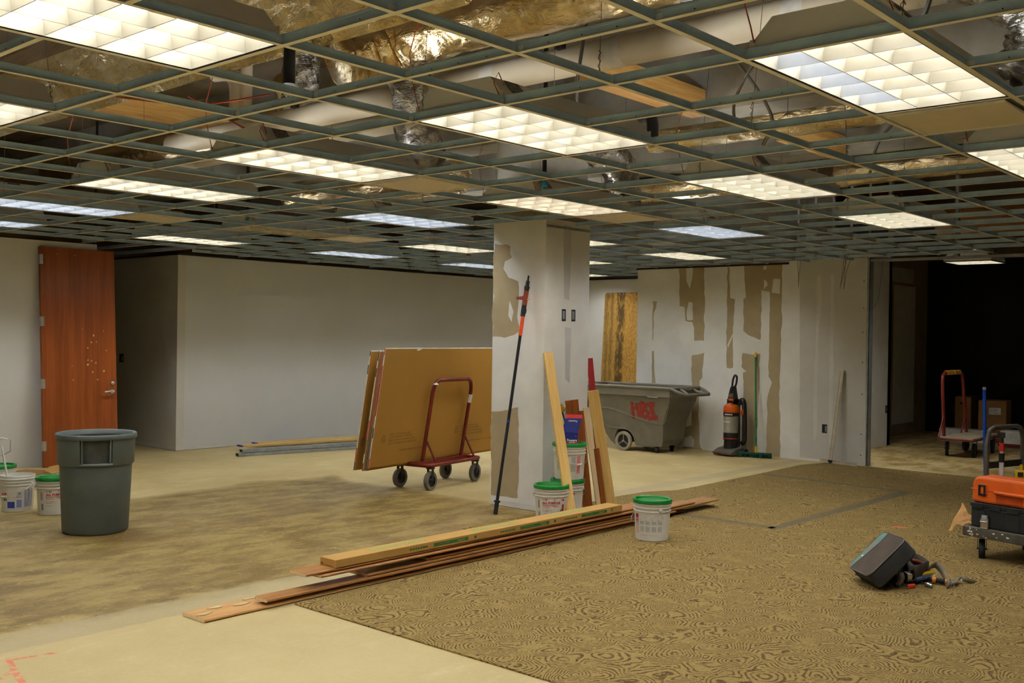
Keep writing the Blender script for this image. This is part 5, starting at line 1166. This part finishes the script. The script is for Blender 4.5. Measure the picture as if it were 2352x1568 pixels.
tm_ = thing('tape_measure', 'yellow and black tape measure on the truck pail rim', 'tape measure', tuple(pc + Vector((-.06, -.05, .03))), .5); rect(-.035, .035, -.018, .018, 0, .065).obj('case', 'yellow', tm_, bevel=.01); rect(-.02, .02, -.02, .02, .015, .05).obj('badge', 'blackrub', tm_)
dk = thing('cordless_drill', 'black power tool lying in the truck pail', 'drill', tuple(pc + Vector((.02, .02, .02))), 0); B().tube([(-.08, 0, .03), (.1, .02, .1)], .04, 12).obj('body', 'blackrub', dk, smooth=60); B().tube([(-.13, -.02, .02), (-.08, 0, .03)], [.018, .03], 12).obj('chuck', 'darksteel', dk, smooth=60); rect(-.03, .1, -.03, .06, .09, .14).obj('battery', 'blackcase', dk, bevel=.01)
# tape measure standing on the deck edge, paper bag
q = on(.175, .0, .2465); tp = thing('steel_latch_tool', 'small shiny metal clamp standing on the platform truck edge', 'clamp', (q.x, q.y, q.z), atan2(-.27, .963)); b = B(); b.box(-.03, .03, .002, .02, 0, .07); b.box(-.03, .03, -.004, .024, 0, .006); b.tube([(-.03, 0, .05), (.03, 0, .05)], .006, 8); b.prism([(-.03, .07), (.03, .07), (.022, .1), (-.022, .1)], 'y', .004, .016); b.obj('body', 'steel', tp, bevel=.003); rect(-.016, .016, .0, .005, .074, .094).obj('blue_window', 'paleblue', tp)
random.seed(11)
q = on(.02, .05, .2465); b = B(); vs = []; fs = []
NN, MM = 9, 7
for i in range(NN):
    for j in range(MM):
        s = i / (NN - 1); t = j / (MM - 1)
        hx = -.13 + .2 * s; w = (.17 * (1 - s) ** 1.3 + .018); sag = -.085 * (1 - s) ** 2.2 * (1 - t)
        vs.append((hx + .02 * noise.noise(Vector((s * 3, t * 3, 1))), (t - .35) * w * .9 + .015 * noise.noise(Vector((s * 4, t * 5, 5))), .022 + sag + .12 * t * (1 - s) + .03 * noise.noise(Vector((s * 5, t * 4, 9)))))
for i in range(NN - 1):
    for j in range(MM - 1): fs.append((i * MM + j, (i + 1) * MM + j, (i + 1) * MM + j + 1, i * MM + j + 1))
b.add(vs, fs); o = b.obj('paper_bag', 'kraft'); o.location = (q.x, q.y, q.z); o.rotation_euler = (0, 0, atan2(-.27, .963)); sm = o.modifiers.new('thick', 'SOLIDIFY'); sm.thickness = .002; tag(o, 'crumpled brown paper bag hanging over the platform truck corner', 'paper bag')

# ------------------------------------------------------------------ tool bag and tool belt on the carpet
A_, B_, D_ = Vector((-2.898, 6.791, .085)), Vector((-2.729, 6.975, .325)), Vector((-2.643, 6.516, .105))
xx = (D_ - A_).normalized(); zz = xx.cross((B_ - A_)).normalized(); yy = zz.cross(xx); wX = (D_ - A_).length; wY = (B_ - A_).length
mt = Matrix((xx, yy, zz)).transposed().to_4x4(); mt.translation = A_
tb = thing('tool_bag', 'dark grey zip tool bag with teal stripe tipped up on the carpet', 'tool bag', M4=mt)
def rr(x0, x1, y0, y1, r, k=5):
    out = []
    for cx_, cy_, a in ((x1 - r, y1 - r, 0), (x0 + r, y1 - r, 90), (x0 + r, y0 + r, 180), (x1 - r, y0 + r, 270)):
        for q in range(k + 1): t = radians(a + 90 * q / k); out.append((cx_ + r * cos(t), cy_ + r * sin(t)))
    return out
o = B().prism(rr(0, wX, 0, wY, .05), 'z', -.115, -.004).obj('body', 'bag', tb, bevel=.012, smooth=40)
B().prism(rr(.004, wX - .004, .004, wY - .004, .048), 'z', -.004, .004).obj('lid_panel', 'bagtop', tb, bevel=.003, smooth=40)
B().tube([(x, y, .002) for x, y in rr(.0, wX, .0, wY, .05)], .0042, 6, closed=True).obj('piping', 'piping', tb, smooth=60)
st = [(x, y) for x, y in rr(.004, wX - .004, .004, wY - .004, .048)]
pts = [(.052, .006), (.02, .012), (.007, .04), (.006, wY * .5), (.007, wY - .04), (.02, wY - .012), (.052, wY - .006)] + [(.085 + .0 * q, 0) for q in range(0)] + [(.09, wY - .005), (.1, wY * .75), (.082, wY * .45), (.06, wY * .2)]
B().prism(pts, 'z', .004, .0048).obj('teal_panel', 'teal', tb)
B().tube([(.09, wY - .005, .0055), (.1, wY * .75, .0055), (.082, wY * .45, .0055), (.06, wY * .2, .0055), (.052, .006, .0055)], .003, 5).obj('panel_piping', 'piping', tb)
b = B()
for q in range(8): b.box(.042 + .0006 * q, .056 + .0006 * q, wY * .44 + q * .0135, wY * .44 + q * .0135 + .0085, .0048, .0056)
b.obj('badge_print', 'redtool', tb)
B().lathe([(0, .0056), (.009, .0056)], 14, T=Matrix.Translation((.048, wY * .34, 0))).obj('badge', 'whitep', tb)
B().tube([(.0, .03, -.06), (-.002, wY - .03, -.06)], .004, 5).obj('zip', 'dark', tb)
B().tube([(.03, -.002, -.06), (wX - .03, -.002, -.06)], .004, 5).obj('zip', 'dark', tb)
def G(px, py, z): return at_z(px, py, z + .009)
bl = thing('tool_belt', 'dark leather tool belt with pouches spilled beside the tool bag', 'tool belt', tuple(G(2110, 1330, 0)))
bo = G(2110, 1330, 0)
def rel(*p): return [Vector(q) - bo for q in p]
def ribbon(pts, w, m, nm, up=(0, 0, 1), par=bl, th=.004):
    P = ccurve(rel(*pts), 6); vs = []; fs = []; upv = Vector(up)
    for i, p in enumerate(P):
        vs += [p + upv * w / 2, p - upv * w / 2]
        if i: fs.append((2 * i - 2, 2 * i, 2 * i + 1, 2 * i - 1))
    o = B().add(vs, fs).obj(nm, m, par, smooth=60); s_ = o.modifiers.new('thick', 'SOLIDIFY'); s_.thickness = th; s_.offset = 0
    return o
ribbon([G(2062, 1330, .06), G(2072, 1302, .06), G(2082, 1292, .07), G(2092, 1312, .07), G(2106, 1318, .07), G(2132, 1308, .08)], .12, 'leather', 'big_pouch')
ribbon([G(2082, 1292, .07), G(2100, 1288, .07), G(2122, 1298, .07), G(2133, 1308, .075)], .11, 'leather', 'pouch_back')
b = B(); b.add([*rel(G(2070, 1340, .0), G(2140, 1336, .0), G(2136, 1306, .08), G(2090, 1308, .1))], [(0, 1, 2, 3)]); o = b.obj('pouch_front', 'leather', bl); s_ = o.modifiers.new('thick', 'SOLIDIFY'); s_.thickness = .012
ribbon([G(2096, 1288, .11), G(2108, 1290, .115), G(2124, 1298, .1)], .035, 'leatherr', 'red_brown_flap', (.15, -.4, .9))
ribbon([G(2134, 1303, .1), G(2150, 1297, .1), G(2164, 1310, .08), G(2174, 1330, .04), G(2178, 1345, .02)], .05, 'strap', 'belt_strap', (.3, .3, .8))
ribbon([G(2190, 1340, .02), G(2202, 1326, .035), G(2216, 1330, .03), G(2238, 1338, .004)], .06, 'strap', 'belt_end', (.55, .75, .25))
ribbon([G(2040, 1338, .03), G(2054, 1326, .035), G(2062, 1330, .03), G(2058, 1340, .02), G(2050, 1338, .02)], .05, 'leather', 'rolled_strap')
ribbon([G(2066, 1316, .08), G(2070, 1328, .06), G(2066, 1340, .03), G(2076, 1346, .01)], .05, 'strap', 'side_loop', (.7, .6, .2))
bk = rel(G(2176, 1331, .03), G(2186, 1331, .03), G(2193, 1348, .006), G(2180, 1346, .006)); B().tube(bk, .0035, 6, closed=True).obj('buckle', 'steel', bl)
for px, py, h in ((2089, 1312, .09), (2146, 1322, .05), (2208, 1332, .05)): q = G(px, py, h) - bo; B().lathe([(0, .004), (.006, .003), (.007, 0)], 8, T=Matrix.Translation(q) @ Matrix.Rotation(radians(60), 4, 'X')).obj('rivet', 'steel', bl)
def lie(nm, lab, a, c, r, m, za, zc, tip=None, tm='darksteel', n=10, flat=1.0):
    p0, p1 = G(a[0], a[1], za), G(c[0], c[1], zc); mt, L_ = frame(p0, p1, (0, 0, 1)); t = thing(nm, lab, 'tool', M4=mt)
    b = B(); b.tube([(0, 0, 0), (0, 0, L_ * .08), (0, 0, L_ * .5), (0, 0, L_ * .92), (0, 0, L_)], [r * .55, r, r * .95, r, r * .6], n)
    b.v = [(x, y * flat, z) for x, y, z in b.v]; b.obj('handle', m, t, smooth=60)
    if tip: q0, q1 = mt.inverted() @ G(tip[0], tip[1], tip[2]), Vector((0, 0, .01)); B().tube([q1, q0], r * .4, 8).obj('shank', tm, t, smooth=60)
    return t, mt
lie('utility_knife', 'long yellow handled knife on the tool belt', (2112, 1321), (2143, 1314), .017, 'yellow', .055, .06, (2096, 1325, .04), flat=.5)
lie('screwdriver', 'short yellow knobbed tool in the belt pouch', (2090, 1323), (2102, 1319), .017, 'yellow', .05, .05)
t, m_ = lie('screwdriver', 'black and orange handled screwdriver by the belt buckle', (2134, 1329), (2172, 1336), .019, 'blackrub', .03, .022)
for z in (.02, .1): B().tube([(0, 0, z), (0, 0, z + .022)], .0205, 12).obj('orange_band', 'amber', t, smooth=60)
lie('pliers', 'blue gripped pliers among the belt tools', (2102, 1330), (2128, 1326), .016, 'bluetool', .035, .04, (2090, 1335, .03))
lie('pliers', 'second blue gripped tool under the yellow knife', (2118, 1326), (2136, 1322), .014, 'bluetool', .045, .045)
lie('chisel', 'red gripped tool lying nearest on the carpet by the belt', (2085, 1347), (2101, 1345), .016, 'redtool', .014, .014, (2070, 1340, .03), flat=.6)
lie('clamp', 'grey metal clamp tool under the belt', (2124, 1340), (2143, 1346), .014, 'steel', .02, .012, (2116, 1337, .02))
q = G(2084, 1334, .02); tm2 = thing('tape_measure', 'silver tape measure with brass screw beside the belt pouch', 'tape measure', tuple(q), 2.4)
B().prism(rr(-.035, .035, 0, .06, .02), 'y', -.016, .016).obj('case', 'steel', tm2, bevel=.004); B().lathe([(0, .003), (.012, .003), (.012, 0)], 14, T=R4(radians(90), 0, 0, (0, -.016, .03))).obj('screw', 'brass', tm2)
